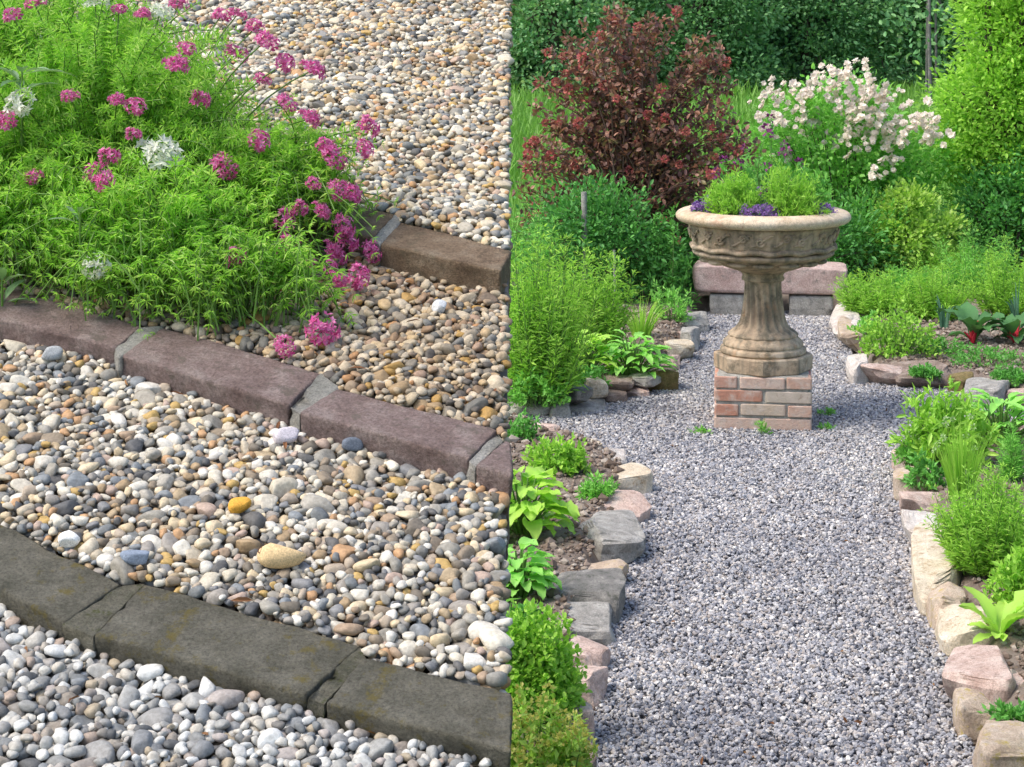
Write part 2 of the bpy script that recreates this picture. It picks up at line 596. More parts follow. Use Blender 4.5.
while ntry < 70000:
    ntry += 1
    if ntry % 1500 == 1:
        Hf = HM.ravel()
        low = cells[Hf[cells] < Tf[cells] - .006]
        if len(low) < 300: break
        rng.shuffle(low)
        ptr = 0
    if ptr >= len(low): ptr = 0
    c = low[ptr]; ptr += 1
    if HM.ravel()[c] > Tf[c] - .006: continue
    s = float(np.clip(rng.lognormal(math.log(.0051), .38), .0027, .0125))
    a = s * rng.uniform(1.0, 1.5); b = s * rng.uniform(.8, 1.1); cc = s * rng.uniform(.55, .9)
    r = drop(Uf[c] + rng.uniform(-.5, .5) * CELL, Vf[c] + rng.uniform(-.5, .5) * CELL, a, b, cc, rng.uniform(0, 2 * PI), rng.normal(0, .3), rng.normal(0, .3), Tf[c] + .0035 + (.002 if s > .008 else 0))
    if r and r[0] + a * .8 < edge_u(r[1]): PEB.append(r)
spec_st = []
for (px, py, a, b, c, lab, colr, ro) in SPEC:
    k = 1 if py > 340 and px < 500 else 2
    u, v = bl(px, py, LEV[k])
    k_ = 1.0 if a > .02 else .8
    r = drop(u, v, a * k_, b * k_, c * k_, ro, 0.15, .0)
    if r: spec_st.append((r, lab, colr))


def pebble_proto(seed, sub):
    v, f = ICO[sub]
    r = np.random.default_rng(seed)
    e = r.uniform(.7, 1.0)
    p = np.sign(v) * np.abs(v) ** e
    p = p * (1 + .15 * snoise(v, seed, 6, 1.8) + .07 * snoise(v, seed + 50, 8, 4))[:, None]
    for _ in range(r.integers(2, 8)):
        n_ = nrm(r.normal(0, 1, 3)); d = r.uniform(.55, .85)
        p = p - n_ * np.maximum(p @ n_ - d, 0)[:, None] * .9
    m = np.abs(p).max(0)
    return p / m, f


PP = {s: [pebble_proto(100 + q, s) for q in range(14)] for s in (2, 3)}
PCOL = [(0.603, 0.566, 0.476), (0.502, 0.453, 0.35), (0.321, 0.303, 0.258), (0.552, 0.445, 0.283), (0.23, 0.222, 0.197), (0.619, 0.591, 0.521), (0.383, 0.296, 0.184), (0.168, 0.178, 0.177), (0.519, 0.485, 0.409), (0.398, 0.326, 0.245), (0.586, 0.485, 0.327), (0.275, 0.258, 0.218), (0.444, 0.266, 0.136), (0.569, 0.534, 0.446), (0.115, 0.111, 0.105), (0.367, 0.34, 0.286), (0.469, 0.405, 0.298), (0.552, 0.501, 0.402), (0.214, 0.23, 0.238), (0.337, 0.244, 0.163), (0.611, 0.566, 0.461), (0.413, 0.31, 0.245), (0.306, 0.281, 0.231), (0.536, 0.47, 0.357), (0.459, 0.31, 0.109), (0.586, 0.558, 0.491), (0.17, 0.145, 0.111), (0.255, 0.204, 0.145), (0.102, 0.102, 0.102), (0.289, 0.264, 0.23), (0.357, 0.255, 0.145), (0.212, 0.212, 0.212)]
PEBM = island_mat('river_pebble', PCOL, .6, 260, .7, .3, .3)
gr = lambda c: sum(c) / 3
PEBF = island_mat('grey_river_pebble', [tuple(.45 * v_ + .55 * gr(c) * k_ for v_, k_ in zip(c, (.97, 1.02, 1.03))) for c in PCOL], .6, 260, .7, .3, .3)
PEBU = island_mat('brown_river_pebble', [tuple(min(.68, v_ * k_) for v_, k_ in zip(c, (.80, .72, .62))) for c in PCOL[:26]] + [(.16, .12, .085), (.22, .15, .09), (.13, .11, .09), (.3, .2, .12)], .6, 260, .7, .3, .3)
PEBT = island_mat('cream_river_pebble', [tuple(min(.74, v_ * k_) for v_, k_ in zip(c, (1.1, 1.08, 1.02))) for c in PCOL], .6, 260, .6, .3, .3)
nm_t = ['greyish fine gravel below the lowest brick row', 'multicoloured rounded river gravel between the lowest and middle brick rows', 'brownish river gravel beside the flowering mound between two brick rows', 'pale cream gravel above the uppermost brick row']
gm = [MB() for _ in range(4)]
for (u, v, z, R, ax) in PEB:
    t = int(tread_of(np.array([u]), np.array([v]))[0])
    top = z + math.sqrt((R @ np.diag(np.square(ax)) @ R.T)[2, 2])
    if top < TARGET[min(NV - 1, max(0, int((v - gv0) / CELL))), min(NU - 1, max(0, int((u - gu0) / CELL)))] - .015: continue
    p, f = PP[3 if max(ax) > .011 else 2][rng.integers(14)]
    q = (p * np.array(ax)) @ R.T + np.array([u, v, z])
    gm[t].add(bw(q[:, 0], q[:, 1], q[:, 2]), f)
for t in range(4):
    if gm[t].n:
        tag(gm[t].build('gravel', (PEBF, PEBM, PEBU, PEBT)[t], smooth=True), nm_t[t], 'gravel', 'pebble gravel on the steps', 'stuff')
for i, (r, lab, colr) in enumerate(spec_st):
    u, v, z, R, ax = r
    p, f = PP[3][i]
    q = (p * np.array(ax)) @ R.T + np.array([u, v, z])
    mb = MB(); mb.add(bw(q[:, 0], q[:, 1], q[:, 2]), f)
    tag(mb.build('pebble', stone_mat('pebble_stone', tuple(x * .85 for x in colr), colr, tuple(min(.85, x * 1.12) for x in colr), 60, None, .1), loc=bw(u, v, z - ax[2]), smooth=True), lab, 'pebble', 'pebbles that stand out in the gravel')
# dry bits of leaf in the gravel
DRYM = leaf_mat('dry_leaf', [(.10, .04, .02), (.2, .09, .04), (.28, .15, .06)], .15, .8)
mb = MB()
n = 170
cc = rng.choice(cells, n)
pp = bw(Uf[cc], Vf[cc], HM.ravel()[cc] + .001)
leaves(mb, pp, rng.normal(0, 1, (n, 3)) * np.array([1, 1, .25]), rng.uniform(.006, .022, n), rng.uniform(.0015, .005, n), 'oval', .6)
tag(mb.build('dry_leaf_litter', DRYM, loc=O), 'dry brown bits of leaf scattered over the river gravel', 'leaf litter', None, 'stuff')

# ---- the flowering mound
GRN = leaf_mat('stonecress_leaf', [(.21, .45, .045), (.33, .62, .08), (.50, .73, .17), (.26, .54, .055), (.30, .58, .08), (.54, .68, .22)], .5, .42, .45)
STEM = plain_mat('green_stem', (.10, .20, .03), .6, .3, 60, .1)
PINK = leaf_mat('pink_petal', [(.62, .07, .30), (.78, .15, .45), (.84, .36, .60), (.52, .05, .22), (.82, .25, .52)], .35, .6, .3, (1, 1, 1))
WHT = leaf_mat('white_petal', [(.75, .78, .66), (.8, .8, .74), (.62, .7, .42)], .3, .6, .3, (1, 1, 1))
cb = bw(BUSHC[0], BUSHC[1], LU)
CB2 = bw(*bl(268, 240, LU), LU); CB3 = bw(*bl(-10, 245, LU), LU); CB4 = bw(*bl(165, 292, LU), LU)
EC = [(cb + BV * .03, np.array([.21, .17, .245])), (cb - BU * .10 + BV * .20 + np.array([0, 0, .03]), np.array([.27, .22, .235])), (CB2, np.array([.125, .11, .145])), (CB3, np.array([.17, .11, .19])), (bw(*bl(150, 290, LU), LU), np.array([.16, .085, .13])), (bw(*bl(25, 276, LU), LU), np.array([.15, .06, .115])), (bw(*bl(240, 322, LU), LU), np.array([.11, .05, .075])), (bw(*bl(140, 312, LU), LU), np.array([.10, .04, .05]))]
bush = thing('flowering_mound', 'bright green cushion plant covered in pink flower heads, spilling over the brick edging', 'plant', cb)
mbl, mbs = MB(), MB()
HA = np.stack([BU, nrm(np.cross([0, 0, 1.0], BU)), np.array([0, 0, 1.0])])
nst = 2900
made = 0
P_, D_, L_ = [], [], []
while made < nst:
    e = rng.choice(8, p=[.26, .24, .12, .09, .11, .09, .06, .03])
    c, r = EC[e]
    d = nrm(rng.normal(0, 1, 3))
    if d[2] < -.05: continue
    if e != 1 and d[1] > .55: continue
    bump_ = 1 + .10 * math.sin(7 * d[0] + 3 * e) * math.sin(6 * d[2] + 5 * d[1])
    tip = c + (HA.T @ (d * r)) * rng.uniform(.72, 1.03) * bump_
    base = c + (HA.T @ (d * r * np.array([.35, .35, 0]))) + rng.normal(0, .02, 3)
    made += 1
    t = np.linspace(0, 1, 7)[:, None]
    mid = base * (1 - t) + tip * t + np.array([0, 0, 1]) * (.05 * np.sin(t * PI)) + (t ** 2) * rng.normal(0, .018, 3)
    if made % 2 == 0: tube(mbs, mid, .0011, .0007, 4, cap=False)
    ln = np.linalg.norm(tip - base)
    k = int(np.clip(ln * .62 / rng.uniform(.0075, .0115), 5, 17))
    ts = np.linspace(.25, 1.0, k)
    ax = nrm(mid[-1] - mid[-3])
    s1 = nrm(np.cross(ax, [.3, .2, .9])); s2 = np.cross(ax, s1)
    for tt in ts:
        x = tt * 6; q = min(5, int(x)); pos = mid[q] + (mid[q + 1] - mid[q]) * (x - q)
        m7 = 7
        an = rng.uniform(0, 2 * PI) + np.arange(m7) / m7 * 2 * PI
        dd = s1 * np.cos(an)[:, None] + s2 * np.sin(an)[:, None] + ax * (.35 + .3 * (tt > .93)) + rng.normal(0, .12, (m7, 3))
        P_.append(np.tile(pos, (m7, 1))); D_.append(dd); L_.append(np.full(m7, rng.uniform(.008, .0145)) * (1 if tt < .95 else .7))
P_, D_, L_ = np.concatenate(P_), np.concatenate(D_), np.concatenate(L_)
leaves(mbl, P_, D_, L_, L_ * .18, 'diamond', .5)
mbl.build('leaves', GRN, bush); mbs.build('stems', STEM, bush)


def flower_head(n, r, pl):
    mb = MB()
    d = nrm(rng.normal(0, 1, (n * 2, 3))); d = d[d[:, 2] > -.35][:n]
    P0 = d * r * rng.uniform(.55, 1.0, (len(d), 1))
    for a in range(5):
        s1 = nrm(np.cross(d, [.31, .2, .93])); s2 = np.cross(d, s1)
        an = a / 5 * 2 * PI + rng.uniform(0, 1)
        dd = s1 * math.cos(an) + s2 * math.sin(an) + d * .45
        leaves(mb, P0, dd, pl * rng.uniform(.7, 1.15, len(d)), pl * .45, 'diamond', .5, up=d)
    for q in range(0, len(d), 3): tube(mb, [np.zeros(3), P0[q]], .0005, .0005, 3, cap=False)
    return mb


FH = [(-1, flower_head(38, .0150, .0066)) for _ in range(5)]
HEADS = [(119, 10, 1), (143, 16, 1), (178, 6, 1), (221, 16, 1.1), (237, 15, 1), (186, 49, 1.1), (176, 66, 1.2), (254, 29, 1), (266, 41, 1.1), (235, 55, 1.1), (284, 64, 1), (313, 70, 1), (262, 80, 1), (286, 102, 1), (199, 101, 1.1), (135, 107, 1.1), (117, 101, .8), (70, 97, .8), (6, 121, 1.1), (133, 135, .7), (258, 141, 1), (309, 119, .9), (325, 147, 1.1), (332, 155, 1.1), (109, 159, 1.2), (92, 173, 1), (104, 182, 1), (34, 178, .8), (223, 166, 1.1), (299, 209, 1), (284, 221, 1.1), (321, 211, 1), (313, 184, .9), (336, 190, 1), (235, 258, 1.05), (287, 248, 1), (332, 250, 1), (35, 4, 1), (12, 16, 1),
         (367, 128, 1), (364, 149, 1), (350, 193, 1.1), (343, 226, 1.15), (371, 251, 1.05), (337, 256, 1.1), (357, 277, 1.1), (337, 281, 1), (322, 331, 1.2), (284, 346, .8), (345, 240, 1), (330, 268, .9), (308, 262, .8)]
WHEADS = [(20, 104, 1.1), (160, 155, 1.35), (96, 268, 1), (160, 13, 1), (95, 4, 1)]


def on_mound(px, py):
    d = nrm(ray(px, py))
    for sc in (1.03, 1.08, 1.14, 1.2, 1.3, 1.4, 1.55, 1.7, 2.0):
        best = None
        for c, r in EC:
            oc = HA @ (EYE - c) / (r * sc); dd = HA @ d / (r * sc)
            a, b, k = dd @ dd, 2 * oc @ dd, oc @ oc - 1
            q = b * b - 4 * a * k
            if q > 0:
                t = (-b - math.sqrt(q)) / (2 * a)
                if best is None or t < best: best = t
        if best is not None: return EYE + d * best
    return EYE + d * np.linalg.norm(cb - EYE)


fmesh = {}
for kind, lst, mat in (('pink', HEADS, PINK), ('white', WHEADS, WHT)):
    for i, (px, py, sz) in enumerate(lst):
        p = on_mound(px, py)
        bp = O + BU * bl(px, py, LU)[0] * 1 + 0  # below-surface check: keep heads above the gravel
        hgt = np.dot(p - O, BN)
        if hgt < LU + .012:
            u, v = bl(px, py, LU + .015); p = bw(u, v, LU + .015)
        key = (kind, i % 5)
        if key not in fmesh:
            tmp = FH[i % 5][1].build('flower_head', mat, loc=(0, 0, 0))
            fmesh[key] = tmp.data
            bpy.data.objects.remove(tmp)
        o = bpy.data.objects.new('flower_head', fmesh[key])
        COL.objects.link(o); o.parent = bush
        out = nrm(nrm(p - cb) + np.array([0, 0, .6]) - FW * .5)
        qt = Vector((0, 0, 1)).rotation_difference(Vector(tuple(out)))
        o.rotation_mode = 'QUATERNION'; o.rotation_quaternion = qt
        o.location = [float(x) for x in (p - cb)]
        q_ = sz * rng.uniform(.7, .98) * (1.25 if kind == 'white' else 1); o.scale = (q_ * rng.uniform(.85, 1.15), q_ * rng.uniform(.85, 1.15), q_ * rng.uniform(.6, .95))
        if kind == 'white': o['label'] = 'white flower head'
        e = np.argmin([np.linalg.norm(p - c) for c, r in EC])
        mb = MB()
        t = np.linspace(0, 1, 6)[:, None]
        b0 = EC[0][0] + (p - EC[0][0]) * .45 - np.array([0, 0, .03])
        tube(mb, b0 * (1 - t) + p * t + np.array([0, 0, 1]) * (.02 * np.sin(t * PI)), .0012, .0009, 5, cap=False)
        mb.build('flower_stalk', STEM, bush)
# broad-leaved weed at the upper left corner of the mound
SAGE = leaf_mat('grey_green_leaf', [(.12, .24, .10), (.2, .33, .16), (.26, .38, .22)], .3, .5)
for (px, py, lab, n_, L0) in ((22, 75, 'grey green weed with long pale leaves rising from the cushion plant at upper left', 9, .055), (2, 285, 'pale long leaved shoot at the left edge above the middle bricks', 6, .045), (80, 215, 'small broad leaved seedling inside the green cushion plant', 6, .03)):
    p = on_mound(px, py)
    t = thing('weed', lab, 'weed', p - np.array([0, 0, .08]), 'weeds in the cushion plant')
    mb, ms = MB(), MB()
    for k in range(n_):
        bigleaf(mb, p + np.array([0, 0, -.02 + .01 * (k % 3)]), k * 2.4 + .3, L0 * rng.uniform(.7, 1.2), L0 * .22, rng.uniform(.2, 1.0), .7, 0, .01, 7)
    tube(ms, [p - np.array([0, 0, .08]), p + np.array([0, 0, .005])], .002, .0012, 5)
    mb.build('leaves', SAGE, t, smooth=True); ms.build('stem', STEM, t)
# ================================================================== RIGHT: garden path, beds, urn
DIRTC = [(.12, .09, .07), (.22, .17, .135), (.33, .275, .225)]
PATH_PX = [(560, 830), (585, 767), (592, 740), (598, 700), (604, 665), (608, 640), (616, 600), (622, 570), (634, 540), (643, 505), (646, 480), (620, 462), (595, 448), (560, 440), (535, 430), (505, 424), (470, 424), (470, 418), (515, 417), (551, 420), (569, 413), (602, 404), (624, 403), (645, 398), (660, 391), (674, 388), (678, 368), (690, 355), (696, 345), (702, 333), (706, 322), (707, 314), (838, 311), (840, 330), (847, 345), (852, 352), (853, 382), (861, 386), (898, 386), (925, 389), (950, 391), (968, 395), (1005, 406), (1030, 412), (1060, 420), (1060, 432), (960, 432), (925, 442), (900, 450), (898, 470), (905, 512), (910, 548), (918, 580), (930, 605), (944, 640), (955, 690), (967, 730), (980, 767), (995, 830)]
PATH = np.array([gp(x, y)[:2] for x, y in PATH_PX])


def inpoly(P, x, y):
    ins = np.zeros(x.shape, bool)
    n = len(P)
    for i in range(n):
        (x1, y1), (x2, y2) = P[i], P[(i + 1) % n]
        c = (y1 > y) != (y2 > y)
        with np.errstate(divide='ignore', invalid='ignore'):
            ins ^= c & (x < (x2 - x1) * (y - y1) / (y2 - y1 + 1e-12) + x1)
    return ins


def dpoly(P, x, y):
    d = np.full(x.shape, 1e9)
    n = len(P)
    for i in range(n):
        a, b = P[i], P[(i + 1) % n]
        ab = b - a
        t = np.clip(((x - a[0]) * ab[0] + (y - a[1]) * ab[1]) / (ab @ ab + 1e-12), 0, 1)
        d = np.minimum(d, np.hypot(x - a[0] - t * ab[0], y - a[1] - t * ab[1]))
    return d


def ss(x, a, b):
    t = np.clip((x - a) / (b - a), 0, 1)
    return t * t * (3 - 2 * t)


BEDZ = .09


def grid_mesh(X, Y, Z):
    mb = MB()
    nv_, nu_ = X.shape
    i = np.arange(nv_ - 1)[:, None] * nu_; j = np.arange(nu_ - 1)[None]
    mb.add(np.stack([X, Y, Z], -1).reshape(-1, 3), np.stack([i + j, i + j + 1, i + nu_ + j + 1, i + nu_ + j], -1).reshape(-1, 4))
    return mb


# far ground sheet, reaching the horizon
GRASSG = plain_mat('meadow_ground', (.07, .11, .03), .95, .4, .8, .3)
mb = MB()
mb.add([(-600, -200, -.06), (600, -200, -.06), (600, 900, -.06), (-600, 900, -.06)], [[0, 1, 2, 3]])
tag(mb.build('ground', GRASSG), kind='structure')
X, Y = np.meshgrid(np.arange(-4.2, 4.6, .035), np.arange(3.6, 15.0, .035))
ins = inpoly(PATH, X, Y); dd = dpoly(PATH, X, Y)
P3 = np.stack([X, Y, 0 * X], -1).reshape(-1, 3)
nz = (snoise(P3, 5, 8, 5) * .018 + snoise(P3, 6, 10, 22) * .014 + snoise(P3, 7, 14, 60) * .009).reshape(X.shape)
Z = np.where(ins, -.025, -.02 + (BEDZ + .02 + nz) * ss(dd, .02, .16))
Z = np.where(Y > 14.2, Z * ss(15.0 - Y, 0, .8) - .06 * ss(Y - 14.2, 0, .8), Z)
SOIL, nt, b = mat_new('garden_soil')
c = ramp(nt, noise_n(nt, 9, 8, .75), [(.3, DIRTC[0]), (.5, DIRTC[1]), (.72, DIRTC[2])])
nt.links.new(c, b.inputs['Base Color']); b.inputs['Roughness'].default_value = .95
bump(nt, b, noise_n(nt, 60, 8, .75), .8, .02)
tag(grid_mesh(X, Y, Z).build('garden_soil', SOIL, smooth=True), kind='structure')


def soil_z(x, y):
    return BEDZ


# gravel path: a base sheet and crushed stone on it
PB = plain_mat('path_base', (.10, .10, .11), .95, .4, 60, .5)
Z2 = np.where(ins | (dd < .05), -.006, -.08)
bm = bmesh.new()
fc = bm.faces.new([bm.verts.new((float(x), float(y), -.004)) for x, y in PATH])
bmesh.ops.triangulate(bm, faces=[fc])
o = from_bm(bm, 'path', PB); tag(o, kind='structure')
CHIP = island_mat('crushed_stone', [(0.295, 0.297, 0.32), (0.374, 0.37, 0.387), (0.215, 0.224, 0.254), (0.476, 0.47, 0.475), (0.329, 0.319, 0.326), (0.17, 0.174, 0.199), (0.419, 0.386, 0.365), (0.272, 0.28, 0.31), (0.521, 0.504, 0.492), (0.329, 0.297, 0.276), (0.374, 0.381, 0.409), (0.249, 0.252, 0.276), (0.453, 0.42, 0.392), (0.317, 0.319, 0.349), (0.639, 0.62, 0.595), (0.103, 0.105, 0.118)], .8, 90, .5, .25, .3)
xs, ys = [], []
lo, hi = PATH.min(0), PATH.max(0)
N = 330000
x = rng.uniform(lo[0], hi[0], N); y = rng.uniform(lo[1], 13.2, N)
m = inpoly(PATH, x, y)
x, y = x[m], y[m]
chk = (np.stack([x, y, 0 * x], -1) - EYE)
pxx = W / 2 + F * (chk @ RT) / (chk @ FW); m = (pxx > 480) & (pxx < 1070)
x, y = x[m], y[m]
n = len(x)
x_path, y_path = x, y
protos = []
for q in range(10):
    v, f = ICO[1]
    r = np.random.default_rng(900 + q)
    p = v * np.array([1, r.uniform(.6, .9), r.uniform(.45, .75)])
    for _ in range(5):
        n_ = nrm(r.normal(0, 1, 3)); p = p - n_ * np.maximum(p @ n_ - r.uniform(.3, .6), 0)[:, None]
    protos.append((p / np.abs(p).max(), f))
mb = MB()
which = rng.integers(0, 10, n)
for q in range(10):
    s_ = np.flatnonzero(which == q)
    k = len(s_)
    sz = np.clip(rng.lognormal(math.log(.0075), .25, k), .004, .014)
    ang = rng.normal(0, .45, (k, 2)); rz = rng.uniform(0, 2 * PI, k)
    p, f = protos[q]
    cz, sz_ = np.cos(rz), np.sin(rz)
    pts = p[None] * sz[:, None, None]
    cx, sx = np.cos(ang[:, 0])[:, None], np.sin(ang[:, 0])[:, None]
    yy, zz = pts[..., 1] * cx - pts[..., 2] * sx, pts[..., 1] * sx + pts[..., 2] * cx
    cy, sy = np.cos(ang[:, 1])[:, None], np.sin(ang[:, 1])[:, None]
    xx, zz = pts[..., 0] * cy + zz * sy, -pts[..., 0] * sy + zz * cy
    X2 = xx * cz[:, None] - yy * sz_[:, None] + x[s_][:, None]
    Y2 = xx * sz_[:, None] + yy * cz[:, None] + y[s_][:, None]
    zz = zz + rng.uniform(-.001, .010, k)[:, None] + (.012 * snoise(np.stack([x[s_], y[s_], 0 * x[s_]], -1), 77, 8, 3.0))[:, None] + .008
    mb.add(np.stack([X2, Y2, zz], -1).reshape(-1, 3), (np.arange(k)[:, None, None] * len(p) + f[None]).reshape(-1, 3))
ntc = CHIP.node_tree; bc = ntc.nodes['Principled BSDF'].inputs['Base Color']; src = bc.links[0].from_socket
ntc.links.new(mixc(ntc, 1.0, src, ramp(ntc, noise_n(ntc, 1.6, 5, .6), [(.3, (.78, .78, .8)), (.7, (1.2, 1.18, 1.14))]), 'MULTIPLY'), bc)
tag(mb.build('crushed_gravel', CHIP), 'blue grey crushed stone gravel covering the garden path around the urn', 'gravel', None, 'stuff')

# clods and grit on the soil of the beds
CLOD = island_mat('soil_clod', [(.15, .11, .085), (.22, .17, .135), (.28, .23, .185), (.36, .31, .26), (.18, .135, .105), (.25, .195, .16)], .95, 60, .5, .1, .4)
n = 70000
x = rng.uniform(-2.2, 3.0, n); y = rng.uniform(5.0, 12.5, n)
m = (~inpoly(PATH, x, y)); x, y = x[m], y[m]; d_ = dpoly(PATH, x, y); m = d_ > .1; x, y = x[m], y[m]
chk = (np.stack([x, y, 0 * x], -1) - EYE)
pxx = W / 2 + F * (chk @ RT) / (chk @ FW); m = (pxx > 430) & (pxx < 1110); x, y = x[m], y[m]
iz = np.clip(((y - 3.6) / .035).astype(int), 0, Z.shape[0] - 1); ix = np.clip(((x + 4.2) / .035).astype(int), 0, Z.shape[1] - 1)
zb = Z[iz, ix]
mb = MB(); k = len(x)
sz = np.clip(rng.lognormal(math.log(.0075), .55, k), .003, .03)
v, f = protos[3]
pts = protos[3][0][None] * sz[:, None, None] * rng.uniform(.7, 1.3, (k, 1, 3)); rz = rng.uniform(0, 6.3, k)[:, None]
mb.add(np.stack([pts[..., 0] * np.cos(rz) - pts[..., 1] * np.sin(rz) + x[:, None], pts[..., 0] * np.sin(rz) + pts[..., 1] * np.cos(rz) + y[:, None], pts[..., 2] + zb[:, None] + .003], -1).reshape(-1, 3), (np.arange(k)[:, None, None] * len(v) + f[None]).reshape(-1, 3))
tag(mb.build('soil_clods', CLOD), 'crumbly brown clods of soil lying in the planted beds', 'soil', None, 'stuff')

# ------------------------------------------------------------------ edging rocks
RM = {
    'cream': stone_mat('cream_sandstone', (.42, .33, .22), (.58, .50, .38), (.66, .61, .52), 14, (.33, .22, .12)),
    'pink': stone_mat('pink_granite', (.38, .26, .21), (.53, .40, .34), (.64, .54, .47), 18, (.25, .17, .13)),
    'grey': stone_mat('grey_stone', (.20, .19, .17), (.34, .32, .29), (.48, .46, .42), 16, (.12, .12, .11)),
    'dark': stone_mat('dark_stone', (.09, .09, .08), (.19, .18, .165), (.32, .30, .27), 20, (.06, .065, .05)),
    'tan': stone_mat('tan_sandstone', (.34, .25, .18), (.48, .38, .29), (.58, .50, .41), 16, (.42, .32, .05)),
    'brown': stone_mat('brown_stone', (.15, .11, .085), (.25, .19, .155), (.37, .31, .27), 18),
    'moss': stone_mat('mossy_rock', (.10, .09, .03), (.20, .15, .06), (.28, .21, .10), 18, (.07, .09, .02)),
    'white': stone_mat('white_quartz', (.42, .36, .32), (.56, .51, .46), (.66, .62, .57), 16, (.38, .32, .26)),
}


def rock_verts(dim, seed, sub=4, cuts=8):
    v, f = ICO[sub]
    r = np.random.default_rng(seed)
    p = np.sign(v) * np.abs(v) ** .38
    p = p / np.abs(p).max()
    for k in range(cuts):
        if k < 2: n_ = nrm(np.array([r.normal(0, .3), r.normal(0, .3), 1.0])); d = r.uniform(.62, .85)
        else: n_ = nrm(r.normal(0, 1, 3)); d = r.uniform(.72, 1.1)
        p = p - n_ * np.maximum(p @ n_ - d, 0)[:, None] * .93
    a = r.uniform(-.35, .35)
    p = p @ np.array([[math.cos(a), math.sin(a), 0], [-math.sin(a), math.cos(a), 0], [0, 0, 1]])
    nn = nrm(p)
    rid = np.abs(snoise(p, seed + 5, 6, 2.6))
    p = p + nn * (.11 * snoise(p, seed, 7, 1.8) - .10 * rid + .06 * snoise(p, seed + 9, 9, 5) + .035 * snoise(p, seed + 19, 12, 12) + .02 * snoise(p, seed + 29, 14, 28))[:, None]
    p = (p - (p.max(0) + p.min(0)) / 2) / ((p.max(0) - p.min(0)) / 2)
    return p * np.array(dim) / 2, f


def rock(x0, x1, y0, y1, kind, label, seed, z0=-.02, dr=.8, rot=None, group='rocks edging the beds', name='edging_rock'):
    r = np.random.default_rng(seed)
    xc = (x0 + x1) / 2
    g = gp(xc, y1, max(z0, 0))
    s = ppm(g); wd = (x1 - x0) / s
    sinp = (EYE[2] - g[2]) / np.linalg.norm(EYE - g); cosp = math.sqrt(1 - sinp ** 2)
    dp = wd * dr
    hp = (y1 - y0) / s
    dp = min(dp, .62 * hp / sinp)
    h = max((hp - dp * sinp) / cosp, .35 * hp)
    cap = .13 if wd < .3 else .165
    if h > cap and z0 < .02:
        h = cap; dp = min((hp - h * cosp) / sinp, .6)
    h = h + (max(z0, 0) - z0)
    hd = nrm(np.array([g[0], g[1], 0])); rt_ = np.array([hd[1], -hd[0], 0])
    c = g + hd * dp / 2; c[2] = z0 + h / 2
    p, f = rock_verts((1.24 * wd, 1.75 * dp, h * 1.0), seed)
    q = c + p[:, :1] * rt_ + p[:, 1:2] * hd + p[:, 2:] * np.array([0, 0, 1.0])
    mb = MB(); mb.add(q, f)
    return tag(mb.build(name, RM[kind], loc=(c[0], c[1], z0), smooth=False), label, 'rock', group)


